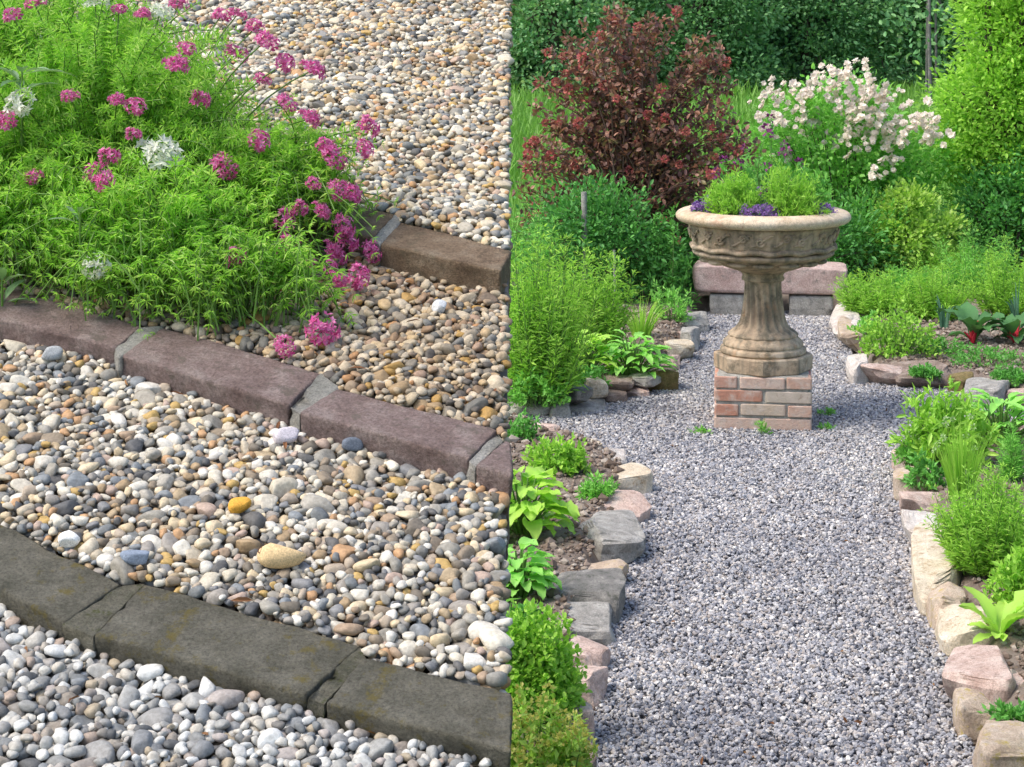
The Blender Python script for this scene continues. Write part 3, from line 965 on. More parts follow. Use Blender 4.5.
ROCKS = [
    # near left bed, from the bottom of the photo upwards
    (552, 592, 738, 790, 'brown', 'brown rock under the yellow green flowers in the lower left corner of the path edge'),
    (560, 591, 702, 750, 'pink', 'pinkish rock just above the yellow green flowers on the left of the path'),
    (564, 604, 664, 706, 'pink', 'pink granite rock beside the lowest bright green herb mound'),
    (562, 606, 636, 678, 'pink', 'pale pinkish beige rock with a flat top, right of the bright herb mound'),
    (556, 611, 605, 646, 'grey', 'grey beige rock directly below the big dark rounded boulder'),
    (552, 619, 570, 624, 'dark', 'big dark rounded boulder with lichen at the left of the path'),
    (580, 624, 557, 592, 'tan', 'tan rock with yellow lichen on its path side, behind the dark boulder'),
    (584, 639, 511, 564, 'grey', 'large grey angular boulder on the left bed edge'),
    (605, 647, 491, 527, 'pink', 'flat pinkish beige slab behind the large grey angular boulder'),
    (606, 648, 464, 496, 'cream', 'cream and pink rock at the corner of the near left bed'),
    (597, 624, 446, 469, 'white', 'small whitish rock with dark cracks near the near left bed corner'),
    (566, 599, 436, 455, 'cream', 'low cream orange rock at the far side of the near left bed'),
    (532, 558, 421, 448, 'pink', 'upright pink rock at the far left of the near bed'),
    (512, 533, 413, 436, 'cream', 'pale rock at the very left end of the near bed edge'),
    # far left bed wall
    (510, 552, 396, 418, 'grey', 'pale grey flat rock at the left end of the far wall'),
    (550, 569, 398, 421, 'grey', 'narrow grey rock standing beside the pale flat rock in the far wall'),
    (568, 603, 398, 415, 'grey', 'low purple grey rock at the foot of the far wall'),
    (600, 625, 388, 405, 'brown', 'brown rock in the lower course of the far wall'),
    (624, 647, 384, 400, 'pink', 'pinkish rock in the lower course of the far wall next to the mossy corner boulder'),
    (565, 590, 385, 406, 'dark', 'dark brown rock in the upper course of the far wall', .05),
    (586, 606, 376, 399, 'cream', 'cream rounded rock in the upper course of the far wall', .05),
    (604, 632, 373, 390, 'brown', 'grey brown rock in the upper course under the broad leaved plant', .06),
    (630, 658, 371, 387, 'grey', 'grey flat rock in the upper course beside the mossy corner boulder', .06),
    (650, 676, 366, 393, 'moss', 'mossy brown boulder at the corner of the far left bed'),
    (658, 678, 353, 371, 'pink', 'flat pinkish rock just behind the mossy corner boulder'),
    (667, 692, 339, 361, 'cream', 'cream pink rock midway along the far left path edge'),
    (669, 692, 329, 345, 'pink', 'small pinkish rock behind the cream pink one on the far left edge'),
    (681, 698, 324, 352, 'grey', 'grey upright rock on the far left path edge'),
    (684, 707, 310, 334, 'grey', 'grey rock at the far end of the left path edge, beside the bench'),
    # far right bed
    (832, 858, 299, 338, 'white', 'whitish grey rock nearest the bench on the right path edge'),
    (840, 865, 318, 351, 'tan', 'tan cream rock behind the pinkish white one on the right'),
    (851, 877, 321, 352, 'white', 'pinkish white jagged rock on the far right bed edge'),
    (848, 868, 351, 384, 'white', 'white upright rock at the corner of the far right bed'),
    (861, 899, 359, 387, 'pink', 'square pinkish tan rock right of the white corner rock'),
    (896, 951, 360, 390, 'brown', 'long grey brown rock with a cream top in the far right edging'),
    (950, 971, 371, 395, 'moss', 'mossy orange brown rock right of the long grey brown one'),
    (968, 1006, 373, 408, 'grey', 'big purple grey rock in the far right edging behind the green leaves'),
    (1007, 1032, 387, 408, 'pink', 'pinkish rock at the right border of the far edging'),
    # near right bed
    (896, 934, 443, 474, 'pink', 'pinkish tan rock at the far corner of the near right bed'),
    (897, 932, 464, 503, 'tan', 'tan rock below the far corner of the near right bed'),
    (903, 938, 487, 522, 'pink', 'reddish rock just above the pale one on the right path edge'),
    (905, 940, 508, 553, 'white', 'pinkish white rock midway along the right path edge'),
    (915, 962, 526, 606, 'cream', 'large cream tan boulder beside the feathery green mound'),
    (930, 963, 582, 634, 'tan', 'tan rock with a dark hollow below the large cream boulder'),
    (941, 998, 598, 656, 'cream', 'big boulder with a bright cream top under the lettuce'),
    (950, 1012, 648, 714, 'pink', 'wide pinkish cream boulder below the lettuce'),
    (985, 1030, 668, 718, 'pink', 'rounded pink rock at the right border'),
    (957, 992, 692, 738, 'tan', 'narrow tan rock at the path side near the lower right'),
    (978, 1036, 718, 790, 'tan', 'tan boulder with yellow lichen in the lower right corner'),
]
for i, rk in enumerate(ROCKS):
    rock(*rk[:6], seed=400 + i * 7, z0=rk[6] if len(rk) > 6 else -.02)

# ------------------------------------------------------------------ stone bench behind the urn
BS = stone_mat('red_sandstone', (.33, .215, .19), (.46, .335, .30), (.56, .45, .40), 10, (.2, .17, .15))
g0 = gp(770, 318); sB = ppm(g0)
bx = thing('stone_bench', 'low bench of a long pink sandstone slab on two rough blocks, behind the urn', 'bench', g0 + np.array([0, .15, 0]))


def block(cx0, cx1, z0, z1, y0, dpt, seed, mat, name, fac=.9, cuts=5):
    a = gp(cx0, 317); b_ = gp(cx1, 317)
    x0_ = a[0] * (y0 / a[1]); x1_ = b_[0] * (y0 / b_[1])
    v, f = ICO[4]
    p = np.sign(v) * np.abs(v) ** .18
    r = np.random.default_rng(seed)
    for _ in range(cuts):
        n_ = nrm(r.normal(0, 1, 3)); p = p - n_ * np.maximum(p @ n_ - r.uniform(1.15, 1.5), 0)[:, None]
    p = p * (1 + .03 * snoise(p, seed, 8, 2.5) + .015 * snoise(p, seed + 3, 8, 9))[:, None]
    p = p / np.abs(p).max(0)
    q = np.array([(x0_ + x1_) / 2, y0 + dpt / 2, (z0 + z1) / 2]) + p * np.array([(x1_ - x0_) / 2, dpt / 2, (z1 - z0) / 2])
    mb = MB(); mb.add(q, f)
    return mb.build(name, mat, bx, smooth=False)


yb = g0[1]
block(692, 849, .155, .345, yb, .34, 3, BS, 'seat')
block(709, 746, -.02, .15, yb + .02, .26, 5, RM['grey'], 'leg', cuts=12)
block(789, 834, -.02, .15, yb + .02, .26, 8, RM['grey'], 'leg', cuts=12)

# ------------------------------------------------------------------ pedestal and urn
gf = gp(763, 432)
PC = gf + nrm(np.array([gf[0], gf[1], 0])) * .24; PC[2] = 0
hw = .24
BRK, nt, b = mat_new('old_brick')
c = ramp(nt, island(nt), [(.44, .21, .14), (.48, .30, .22), (.40, .155, .095), (.46, .36, .27), (.46, .25, .18), (.44, .37, .29), (.52, .36, .28), (.44, .17, .16)], const=True)
c = mixc(nt, ramp(nt, noise_n(nt, 18, 6, .7), [(.44, (0, 0, 0)), (.64, (.8, .8, .8))]), c, (.53, .44, .37))
c = mixc(nt, ramp(nt, noise_n(nt, 26, 6, .7), [(.58, (0, 0, 0)), (.7, (.7, .7, .7))]), c, (.2, .12, .09))
nt.links.new(c, b.inputs['Base Color']); b.inputs['Roughness'].default_value = .9
bump(nt, b, noise_n(nt, 70, 8, .7), .6, .01)
ped = thing('brick_pedestal', 'square pedestal of weathered red and cream bricks standing on the gravel', 'pedestal', PC)


def bricks_mesh():
    mb = MB()
    v, f = ICO[3]
    ch = .066
    for k in range(4):
        z0 = .004 + k * ch
        for face in range(4):
            R = np.array([[math.cos(face * PI / 2), -math.sin(face * PI / 2), 0], [math.sin(face * PI / 2), math.cos(face * PI / 2), 0], [0, 0, 1.0]])
            odd = (k + face) % 2
            # each face owns its left corner on even courses
            cuts_ = {0: [-.24, -.005, .24], 1: [-.24, -.115, .115, .24], 2: [-.24, .005, .24], 3: [-.24, -.12, .11, .24]}[(k + 2 * (face // 2)) % 4 if face % 2 == 0 else (k + 1) % 4]
            for a, b_ in zip(cuts_[:-1], cuts_[1:]):
                p = np.sign(v) * np.abs(v) ** .13
                p = p / np.abs(p).max()
                jit = rng.uniform(-.003, .003, 3)
                e0, e1 = a + (.005 if a > -.23 else .003 + .11 * (face % 2)), b_ - (.005 if b_ < .23 else .003 + .11 * (face % 2))
                if e1 - e0 < .03: continue
                dim = np.array([(e1 - e0) / 2, .055, ch / 2 - .005])
                cen = np.array([(e0 + e1) / 2, -hw + .058, z0 + ch / 2]) + jit
                q = (p * dim * (1 + .012 * snoise(v, int(rng.integers(1e6)), 8, 5))[:, None] + cen) @ R.T + PC
                mb.add(q, f)
    return mb


bricks_mesh().build('bricks', BRK, ped)
mb = MB()
v, f = ICO[3]
p = np.sign(v) * np.abs(v) ** .08; p = p / np.abs(p).max()
mb.add(p * np.array([hw - .012, hw - .012, .136]) + PC + np.array([0, 0, .132]), f)
mb.build('mortar', MORT, ped)

UM, nt, b = mat_new('weathered_terracotta')
n1 = noise_n(nt, 5, 7, .65)
c = ramp(nt, n1, [(.3, (.24, .17, .11)), (.5, (.44, .33, .22)), (.7, (.58, .48, .36))])
n2 = noise_n(nt, 16, 6, .7)
c = mixc(nt, ramp(nt, n2, [(.46, (0, 0, 0)), (.64, (.85, .85, .85))]), c, (.12, .10, .065))
n3 = noise_n(nt, 11, 5, .7)
c = mixc(nt, ramp(nt, n3, [(.57, (0, 0, 0)), (.68, (.6, .6, .6))]), c, (.42, .24, .12))
mp = nt.nodes.new('ShaderNodeMapping'); mp.inputs['Scale'].default_value = (22, 22, 2.2)
tcn = nt.nodes.new('ShaderNodeTexCoord'); nt.links.new(tcn.outputs['Object'], mp.inputs[0])
ns_ = nt.nodes.new('ShaderNodeTexNoise'); ns_.inputs['Scale'].default_value = 1.0; ns_.inputs['Detail'].default_value = 6; nt.links.new(mp.outputs[0], ns_.inputs['Vector'])
c = mixc(nt, ramp(nt, ns_.outputs['Fac'], [(.5, (0, 0, 0)), (.66, (.7, .7, .7))]), c, (.13, .115, .08))
nt.links.new(c, b.inputs['Base Color']); b.inputs['Roughness'].default_value = .88
bump(nt, b, noise_n(nt, 60, 8, .7), .6, .01)
RIMM = stone_mat('rim_stone', (.46, .35, .23), (.58, .47, .34), (.65, .56, .44), 6, (.42, .26, .17), .4)
UZ = .268
URNSC = 1.035
urn = thing('garden_urn', 'large pale terracotta urn with a rolled rim, scroll frieze and fluted stem, planted with herbs', 'urn', PC + np.array([0, 0, UZ]))


def lathe(prof, fn=None, n=128):
    prof = np.array(prof, float)
    an = np.arange(n) / n * 2 * PI
    r = prof[:, 0][:, None] * np.ones(n)[None]; z = prof[:, 1][:, None] * np.ones(n)[None]
    if fn is not None: r, z = fn(r, z, an[None] * np.ones((len(prof), 1)))
    V = np.stack([r * np.cos(an), r * np.sin(an), z], -1) + PC
    k = len(prof)
    i = np.arange(k - 1)[:, None] * n; j = np.arange(n)[None]; j2 = (j + 1) % n
    mb = MB(); mb.add(V.reshape(-1, 3), np.stack([i + j, i + j2, i + n + j2, i + n + j], -1).reshape(-1, 4))
    return mb


def curve(pts, m=8):
    """smooth a profile (Catmull-Rom)"""
    P = np.array(pts, float); P = np.vstack([2 * P[0] - P[1], P, 2 * P[-1] - P[-2]])
    out = []
    for i in range(1, len(P) - 2):
        for t in np.linspace(0, 1, m, endpoint=False):
            out.append(.5 * ((2 * P[i]) + (-P[i - 1] + P[i + 1]) * t + (2 * P[i - 1] - 5 * P[i] + 4 * P[i + 1] - P[i + 2]) * t ** 2 + (-P[i - 1] + 3 * P[i] - 3 * P[i + 1] + P[i + 2]) * t ** 3))
    out.append(P[-2])
    return np.array(out)


def octo(r, z, an):
    m = PI / 4
    a = (an + m / 2 + PI / 8) % m - m / 2
    return r * np.cos(PI / 8) / np.cos(a) * 1.04, z


lathe([(0.02, .266), (.228, .266), (.235, .272), (.235, .336), (.228, .343), (.02, .343)], octo).build('plinth', UM, urn)
lathe(np.vstack([[(.02, .340), (.2, .340)], curve([(.205, .343), (.213, .352), (.211, .368), (.205, .374)], 5), [(.196, .376), (.196, .381)], curve([(.2, .384), (.197, .398), (.183, .412), (.168, .425)], 5), [(.02, .426)]])).build('base_moulding', UM, urn, smooth=True)


def flute(r, z, an):
    t = np.clip((z - .44) / .25, 0, 1)
    a = 18 * an + 3.6 * t
    return r * (1 + .075 * np.cos(a) * np.sin(PI * np.clip(t, 0.02, .98)) ** .5), z


lathe(np.vstack([curve([(.168, .422), (.172, .432), (.166, .442)], 4), curve([(.158, .447), (.134, .462), (.114, .487), (.101, .525), (.093, .575), (.089, .625), (.089, .675), (.093, .69)], 10)]), flute, 216).build('stem', UM, urn, smooth=True)
lathe(curve([(.09, .688), (.104, .692), (.106, .702), (.101, .712), (.104, .722), (.11, .73), (.09, .735)], 5)).build('collar', UM, urn, smooth=True)


def gad(r, z, an):
    t = np.clip((z - .735) / .055, 0, 1)
    return r * (1 + .035 * t * np.abs(np.cos(8 * an)) ** .6), z


lathe(curve([(.1, .728), (.14, .742), (.185, .757), (.225, .772), (.262, .787), (.292, .8), (.3, .812)], 6), gad, 192).build('bowl', UM, urn, smooth=True)
mb = MB()
v, f = ICO[2]
for k in range(14):
    a = (k + .5) / 14 * 2 * PI
    d = np.array([math.cos(a), math.sin(a), 0]); sd = np.array([-d[1], d[0], 0])
    q = PC + d * .287 + np.array([0, 0, .792]) + v[:, :1] * d * .035 + v[:, 1:2] * sd * .056 + v[:, 2:] * np.array([0, 0, .014])
    mb.add(q, f)
mb.build('petal_band', UM, urn, smooth=True)
lathe(curve([(.27, .806), (.315, .809), (.342, .816), (.352, .828), (.346, .838), (.335, .842)], 6)).build('lower_torus', UM, urn, smooth=True)


def wavy(r, z, an): return r, z + .0045 * np.sin(14 * an)


lathe(curve([(.33, .842), (.356, .846), (.366, .855), (.362, .866), (.35, .87)], 6), wavy).build('wave_band', UM, urn, smooth=True)
lathe(np.vstack([[(.34, .845), (.349, .868)], curve([(.352, .875), (.358, .90), (.365, .93), (.372, .955)], 5), [(.374, .965), (.36, .972)]])).build('drum', UM, urn, smooth=True)
mb = MB()
NS = 22
for k in range(NS):
    a0 = (k + .5) / NS * 2 * PI; sg = 1 if k % 2 else -1
    t = np.linspace(0, 1, 22)
    th = sg * (t * 2.1 * 2 * PI * .62); rr = .021 * (1 - .75 * t)
    du = rr * np.cos(th) + .012 * sg; dzv = rr * np.sin(th) + .917 + .006 * sg
    R_ = .352 + (dzv - .875) * .25 + .002
    tube(mb, np.stack([PC[0] + R_ * np.cos(a0 + du / .36), PC[1] + R_ * np.sin(a0 + du / .36), dzv], -1), .0095, .005, 6)
    t = np.linspace(0, 1, 10)
    du = (t - .5) * .10 * sg; dzv = .917 - .026 * np.cos(t * PI) * sg
    R_ = .352 + (dzv - .875) * .25 + .001
    tube(mb, np.stack([PC[0] + R_ * np.cos(a0 + du / .36), PC[1] + R_ * np.sin(a0 + du / .36), dzv], -1), .007, .005, 6)
mb.build('scroll_frieze', UM, urn, smooth=True)
lathe(curve([(.36, .966), (.378, .968), (.40, .971), (.422, .98), (.4325, .994), (.432, 1.008), (.42, 1.021), (.395, 1.03), (.365, 1.034), (.347, 1.03), (.342, 1.01), (.34, .95)], 6)).build('rim', RIMM, urn, smooth=True)
lathe([(.342, .985), (.3, .996), (.2, 1.0), (.05, 1.0), (.002, 1.0)]).build('potting_soil', CLOD, urn, smooth=True)
urn.scale = (1, 1, URNSC)
UTOP = UZ + (1.0 - UZ) * URNSC

# ------------------------------------------------------------------ plant material and generators
LG = {
    'bright': leaf_mat('bright_leaf', [(0.228, 0.452, 0.057), (0.349, 0.632, 0.091), (0.487, 0.75, 0.137), (0.278, 0.542, 0.069)], .4),
    'fresh': leaf_mat('fresh_leaf', [(0.163, 0.411, 0.077), (0.253, 0.579, 0.115), (0.38, 0.746, 0.18), (0.2, 0.486, 0.091)], .4),
    'mid': leaf_mat('mid_leaf', [(0.096, 0.294, 0.059), (0.157, 0.432, 0.086), (0.227, 0.551, 0.127), (0.121, 0.353, 0.063)], .35),
    'deep': leaf_mat('deep_leaf', [(0.055, 0.2, 0.05), (0.102, 0.314, 0.073), (0.167, 0.456, 0.103), (0.076, 0.258, 0.065)], .3),
    'lime': leaf_mat('lime_leaf', [(.30, .52, .08), (.42, .64, .12), (.52, .70, .2), (.35, .56, .09)], .4),
    'blue': leaf_mat('blue_green_leaf', [(.06, .16, .10), (.10, .23, .15), (.16, .30, .2)], .3),
    'silver': leaf_mat('silver_leaf', [(.2, .32, .2), (.28, .42, .28), (.36, .5, .38)], .3),
    'red': leaf_mat('copper_leaf', [(.11, .06, .06), (.24, .12, .09), (.44, .23, .16), (.54, .30, .21), (.17, .08, .075), (.34, .17, .12), (.13, .075, .085), (.16, .17, .06), (.32, .22, .10)], .35, .4, .4, (1.1, .9, .8)),
    'redtip': leaf_mat('red_seed_head', [(0.39, 0.084, 0.094), (0.552, 0.151, 0.14), (0.65, 0.235, 0.172), (0.325, 0.084, 0.109)], .25, .6, tint=(1, 1, 1)),
    'yellow': leaf_mat('yellow_flower', [(.5, .45, .1), (.6, .58, .18), (.42, .45, .12)], .4),
    'purple': leaf_mat('purple_flower', [(0.195, 0.105, 0.36), (0.33, 0.195, 0.51), (0.48, 0.3, 0.63), (0.255, 0.135, 0.39)], .3, tint=(1, 1, 1)),
    'darkpurple': leaf_mat('dark_purple_flower', [(0.09, 0.015, 0.075), (0.24, 0.045, 0.18), (0.39, 0.075, 0.3)], .3, tint=(1, 1, 1)),
    'rose': leaf_mat('rose_petal', [(.86, .82, .74), (.86, .77, .69), (.88, .85, .80), (.86, .72, .66)], .4, .6, .3, (1, .98, .98)),
    'wood': leaf_mat('wood_leaf', [(0.096, 0.261, 0.11), (0.17, 0.392, 0.147), (0.265, 0.488, 0.202), (0.134, 0.327, 0.129)], .3),  # blue of distant haze mixed into the wood leaf colours
    'wood2': leaf_mat('wood_leaf_pale', [(0.163, 0.378, 0.166), (0.273, 0.546, 0.232), (0.435, 0.59, 0.298)], .3),
    'wood3': leaf_mat('wood_leaf_dark', [(0.06, 0.155, 0.099), (0.104, 0.24, 0.13), (0.152, 0.33, 0.159)], .3),
    'chard': leaf_mat('chard_leaf', [(0.045, 0.12, 0.045), (0.075, 0.195, 0.068), (0.12, 0.285, 0.09)], .25, .5, .25),
    'pale': leaf_mat('pale_leaf', [(.36, .50, .22), (.44, .58, .3)], .35),
}
BARK = stone_mat('bark', (.05, .04, .03), (.10, .08, .06), (.16, .135, .11), 14, None, .8)
PBARK = stone_mat('pale_bark', (.09, .085, .075), (.17, .165, .15), (.26, .25, .23), 10, None, .6)
REDST = plain_mat('red_stalk', (.5, .03, .05), .4, .3, 30, .1)
GSTEM = plain_mat('herb_stem', (.12, .22, .05), .6, .3, 60, .1)
BSTEM = plain_mat('brown_stem', (.10, .065, .045), .7, .3, 60, .2)


def basis(g):
    hd = nrm(np.array([g[0], g[1], 0.0])); return np.array([hd[1], -hd[0], 0.0]), hd


def mound(name, label, cat, x, y, wpx, hpx, lm, n=1500, L=.03, Wr=.4, kind='diamond', z=BEDZ, nst=60, dr=.8, upw=.5, stem=GSTEM, group=None, shell=.5, tops=None, g=None, H=None, lumps=7, part='leaves', per=13):
    """sprigs fanning out of a crown, each leafy along its outer half, over a lumpy dome"""
    if g is None: g = gp(x, y, z)
    s = ppm(g); rw = wpx / s / 2; h = H or hpx / s
    rt_, hd = basis(g)
    g = g + hd * rw * dr * .5
    t = thing(name, label, cat, g, group)
    ns = max(6, n // per)
    d = nrm(rng.normal(0, 1, (ns, 3))); d[:, 2] = np.abs(d[:, 2])
    sd = int(rng.integers(1e6))
    rad = (1 + .38 * snoise(d, sd, 5, 1.7) + .22 * snoise(d, sd + 1, 6, 4)) * rng.uniform(.62, 1.10, ns)
    q = d * rad[:, None]
    sc = np.array([rw, rw * dr, h])
    loc = lambda q_: rt_ * q_[:, :1] * sc[0] + hd * q_[:, 1:2] * sc[1] + np.array([0, 0, 1.0]) * q_[:, 2:] * sc[2]
    T = g + loc(q)
    B = g + loc(q * np.array([.45, .45, 0]))
    cv = rng.normal(0, .12 * h, (ns, 3)) + np.array([0, 0, .10 * h])
    P, D = [], []
    sprig = np.repeat(np.arange(ns), per)
    u = np.clip(1 - np.abs(rng.normal(0, .30, ns * per)), .08, 1.0)
    pos = B[sprig] * (1 - u)[:, None] + T[sprig] * u[:, None] + cv[sprig] * (u * (1 - u) * 3)[:, None]
    ax = nrm(T - B)[sprig]
    dd = ax * (.35 + .5 * (u > .93))[:, None] + rng.normal(0, .75, (ns * per, 3)) + np.array([0, 0, upw * .5])
    Lr = L * rng.uniform(.55, 1.3, ns * per)
    mb = MB()
    leaves(mb, pos + rng.normal(0, L * .18, pos.shape), dd, Lr, Lr * Wr, kind, .8)
    mb.build(part, LG[lm], t)
    ms = MB()
    for i in rng.choice(ns, min(ns, nst), replace=False):
        tt = np.linspace(0, 1, 5)[:, None]
        tube(ms, (B[i] - [0, 0, .02]) * (1 - tt) + T[i] * tt + cv[i] * (tt * (1 - tt) * 3), max(.0012, .012 * h), .0008, 4, cap=False)
    ms.build('stems', stem, t)
    if tops:
        mt, nt_, rr = tops
        mk = MB()
        idx = np.argsort(-(q[:, 2] - q[:, 1] * .4 + rng.normal(0, .15, ns)))[:nt_]
        for c_, i in enumerate(idx):
            m = 14
            if nt_ <= 20: mk = MB()
            dv = nrm(rng.normal(0, 1, (m, 3)) + np.array([0, 0, .5]))
            leaves(mk, T[i] + np.array([0, 0, .012]) + dv * rr * .5, dv, rr * .8, rr * .6, 'diamond', .8)
            if nt_ <= 20: mk.build('flower_head', LG[mt], t)
        if nt_ > 20: mk.build('flowers', LG[mt], t)
    return t


def feathery(name, label, cat, x, y, wpx, hpx, lm, nst=60, L=.035, z=BEDZ, dr=.7, spread=.5, group=None, flowers=None, wr=.09, whorl=9, steps=14):
    """upright stems dressed with thread-like leaves"""
    g = gp(x, y, z); s = ppm(g); rw = wpx / s / 2; h = hpx / s
    rt_, hd = basis(g); g = g + hd * rw * dr * .5
    t = thing(name, label, cat, g, group)
    mb, ms, mf = MB(), MB(), MB()
    P, D, LL = [], [], []
    for i in range(nst):
        a = rng.uniform(0, 2 * PI); r = math.sqrt(rng.random())
        q = rt_ * math.cos(a) * r * rw + hd * math.sin(a) * r * rw * dr
        b0 = g + q * spread
        hh_ = h * rng.uniform(.35, 1.12) * (1 - .3 * r * r)
        tip = g + q * rng.uniform(.7, 1.25) + np.array([0, 0, hh_])
        tt = np.linspace(0, 1, 7)[:, None]
        pts = b0 * (1 - tt) + tip * tt + (tt * (1 - tt)) * rng.normal(0, .04 * h, 3)
        tube(ms, pts, max(.0016, .006 * h), .0008, 4, cap=False)
        for u in np.linspace(.12, 1, steps):
            xq = u * 6; k = min(5, int(xq)); pos = pts[k] + (pts[k + 1] - pts[k]) * (xq - k)
            dv = rng.normal(0, 1, (whorl, 3)); dv[:, 2] = dv[:, 2] * .5 + .55
            P.append(pos + nrm(dv) * L * rng.uniform(.05, .5)); D.append(dv); LL.append(L * rng.uniform(.5, 1.2, whorl) * (1.15 - .5 * u))
        if flowers and i % 3 == 0:
            m = 16; dv = nrm(rng.normal(0, 1, (m, 3)) + np.array([0, 0, .4]))
            leaves(mf, tip + dv * flowers[1] * .5, dv, flowers[1] * .7, flowers[1] * .5, 'diamond', .8)
    P, D, LL = np.concatenate(P), np.concatenate(D), np.concatenate(LL)
    leaves(mb, P, D, LL, LL * wr, 'diamond', .8)
    mb.build('leaves', LG[lm], t); ms.build('stems', GSTEM, t)
    if flowers: mf.build('flowers', LG[flowers[0]], t)
    return t


def tuft(name, label, cat, x, y, wpx, hpx, lm, n=70, bw_=.006, z=BEDZ, spread=.25, buds=None, group=None, curl=.5):
    g = gp(x, y, z); s = ppm(g); rw = wpx / s / 2; h = hpx / s
    rt_, hd = basis(g)
    t = thing(name, label, cat, g, group)
    mb, mk, ms = MB(), MB(), MB()
    for i in range(n):
        a = rng.uniform(0, 2 * PI); r = math.sqrt(rng.random())
        q = rt_ * math.cos(a) * r * rw + hd * math.sin(a) * r * rw * .8
        hh_ = h * rng.uniform(.6, 1.02) * (1 - .2 * r)
        u = np.linspace(0, 1, 7)[:, None]
        ctr = g + q * spread + q * (1 - spread) * u ** 1.6 + np.array([0, 0, 1.0]) * hh_ * (u - curl * r * u ** 3 * .5)
        wv = np.linspace(1, .08, 7)[:, None] * bw_ / 2
        sd = nrm(np.cross(q + 1e-5, [0, 0, 1.0]) + rng.normal(0, .4, 3))
        V = np.concatenate([ctr - sd * wv, ctr + np.array([0, 0, 0]) + nrm(np.cross(sd, [0, 0, 1.0])) * wv * .5, ctr + sd * wv])
        k = np.arange(6)
        mb.add(V, np.concatenate([np.stack([k, k + 7, k + 8, k + 1], -1), np.stack([k + 7, k + 14, k + 15, k + 8], -1)]))
        if buds and i % buds[2] == 0:
            m = 14; dv = nrm(rng.normal(0, 1, (m, 3)))
            mk = MB(); leaves(mk, ctr[-1] + dv * buds[1] * .3, dv, buds[1] * .8, buds[1] * .5, 'diamond', .8); mk.build('bud', LG[buds[0]], t)
    mb.build('leaves', LG[lm], t)
    return t


def rosette(name, label, cat, x, y, wpx, hpx, lm, n=14, wr=.42, z=BEDZ, group=None, stalkmat=None, stalk=.12, lift=(.3, 1.3), droop=1.1, wav=.015, layers=1, part='leaf', point=1.0):
    g = gp(x, y, z); s = ppm(g); R = wpx / s / 2; h = hpx / s
    t = thing(name, label, cat, g, group)
    for i in range(n):
        mb = MB()
        e = rng.uniform(*lift)
        L = min(R / max(.35, math.cos(e)), 1.15 * math.hypot(R, h)) * rng.uniform(.75, 1.05)
        L = min(L, 1.25 * max(R, h))
        base = g + np.array([0, 0, 1.0]) * (h * .25 * rng.random() if layers > 1 else 0)
        a_ = i * 2.399 + rng.uniform(-.3, .3)
        bigleaf(mb, base, a_, L, L * wr, e, droop, 0, wav, 9, stalk, point)
        lf = mb.build(part, LG[lm], t, smooth=True)
        if stalkmat:
            ms = MB(); h_ = np.array([math.cos(a_), math.sin(a_), 0])
            p1 = base + (h_ * math.cos(e) + np.array([0, 0, math.sin(e)])) * L * (stalk + .12)
            tube(ms, [base, (base + p1) / 2, p1], L * .045, L * .02, 6)
            ms.build('stalk', stalkmat, t)
    return t


def leafy(name, label, cat, x, y, wpx, hpx, lm, n=30, L=.12, wr=.45, z=BEDZ, group=None, dr=.8, droop=1.0, wav=.02, stalk=.2):
    """many medium leaves on stalks, at all heights of a loose dome"""
    g = gp(x, y, z); s = ppm(g); R = wpx / s / 2; h = hpx / s
    rt_, hd = basis(g); g = g + hd * R * dr * .4
    t = thing(name, label, cat, g, group)
    ms = MB()
    for i in range(n):
        a_ = i * 2.399 + rng.uniform(-.4, .4); r = math.sqrt((i + .5) / n)
        dirv = rt_ * math.cos(a_) + hd * math.sin(a_) * dr
        zt = h * (1 - .75 * r * r) * rng.uniform(.55, .95)
        p = g + dirv * R * r * .72 + np.array([0, 0, zt * .8])
        tt = np.linspace(0, 1, 5)[:, None]
        b0 = g + dirv * R * r * .15 - np.array([0, 0, .02])
        tube(ms, b0 * (1 - tt) + p * tt + np.array([0, 0, .15 * zt]) * np.sin(tt * PI), .0045, .003, 5, cap=False)
        mb = MB(); ll = L * rng.uniform(.65, 1.2)
        bigleaf(mb, p, math.atan2(dirv[1], dirv[0]) + rng.normal(0, .5), ll, ll * wr, rng.uniform(.1, .9) * (1.2 - .7 * r), droop * rng.uniform(.6, 1.3), 0, wav, 9, .06, .9)
        mb.build('leaf', LG[lm], t, smooth=True)
    ms.build('stems', GSTEM, t)
    return t


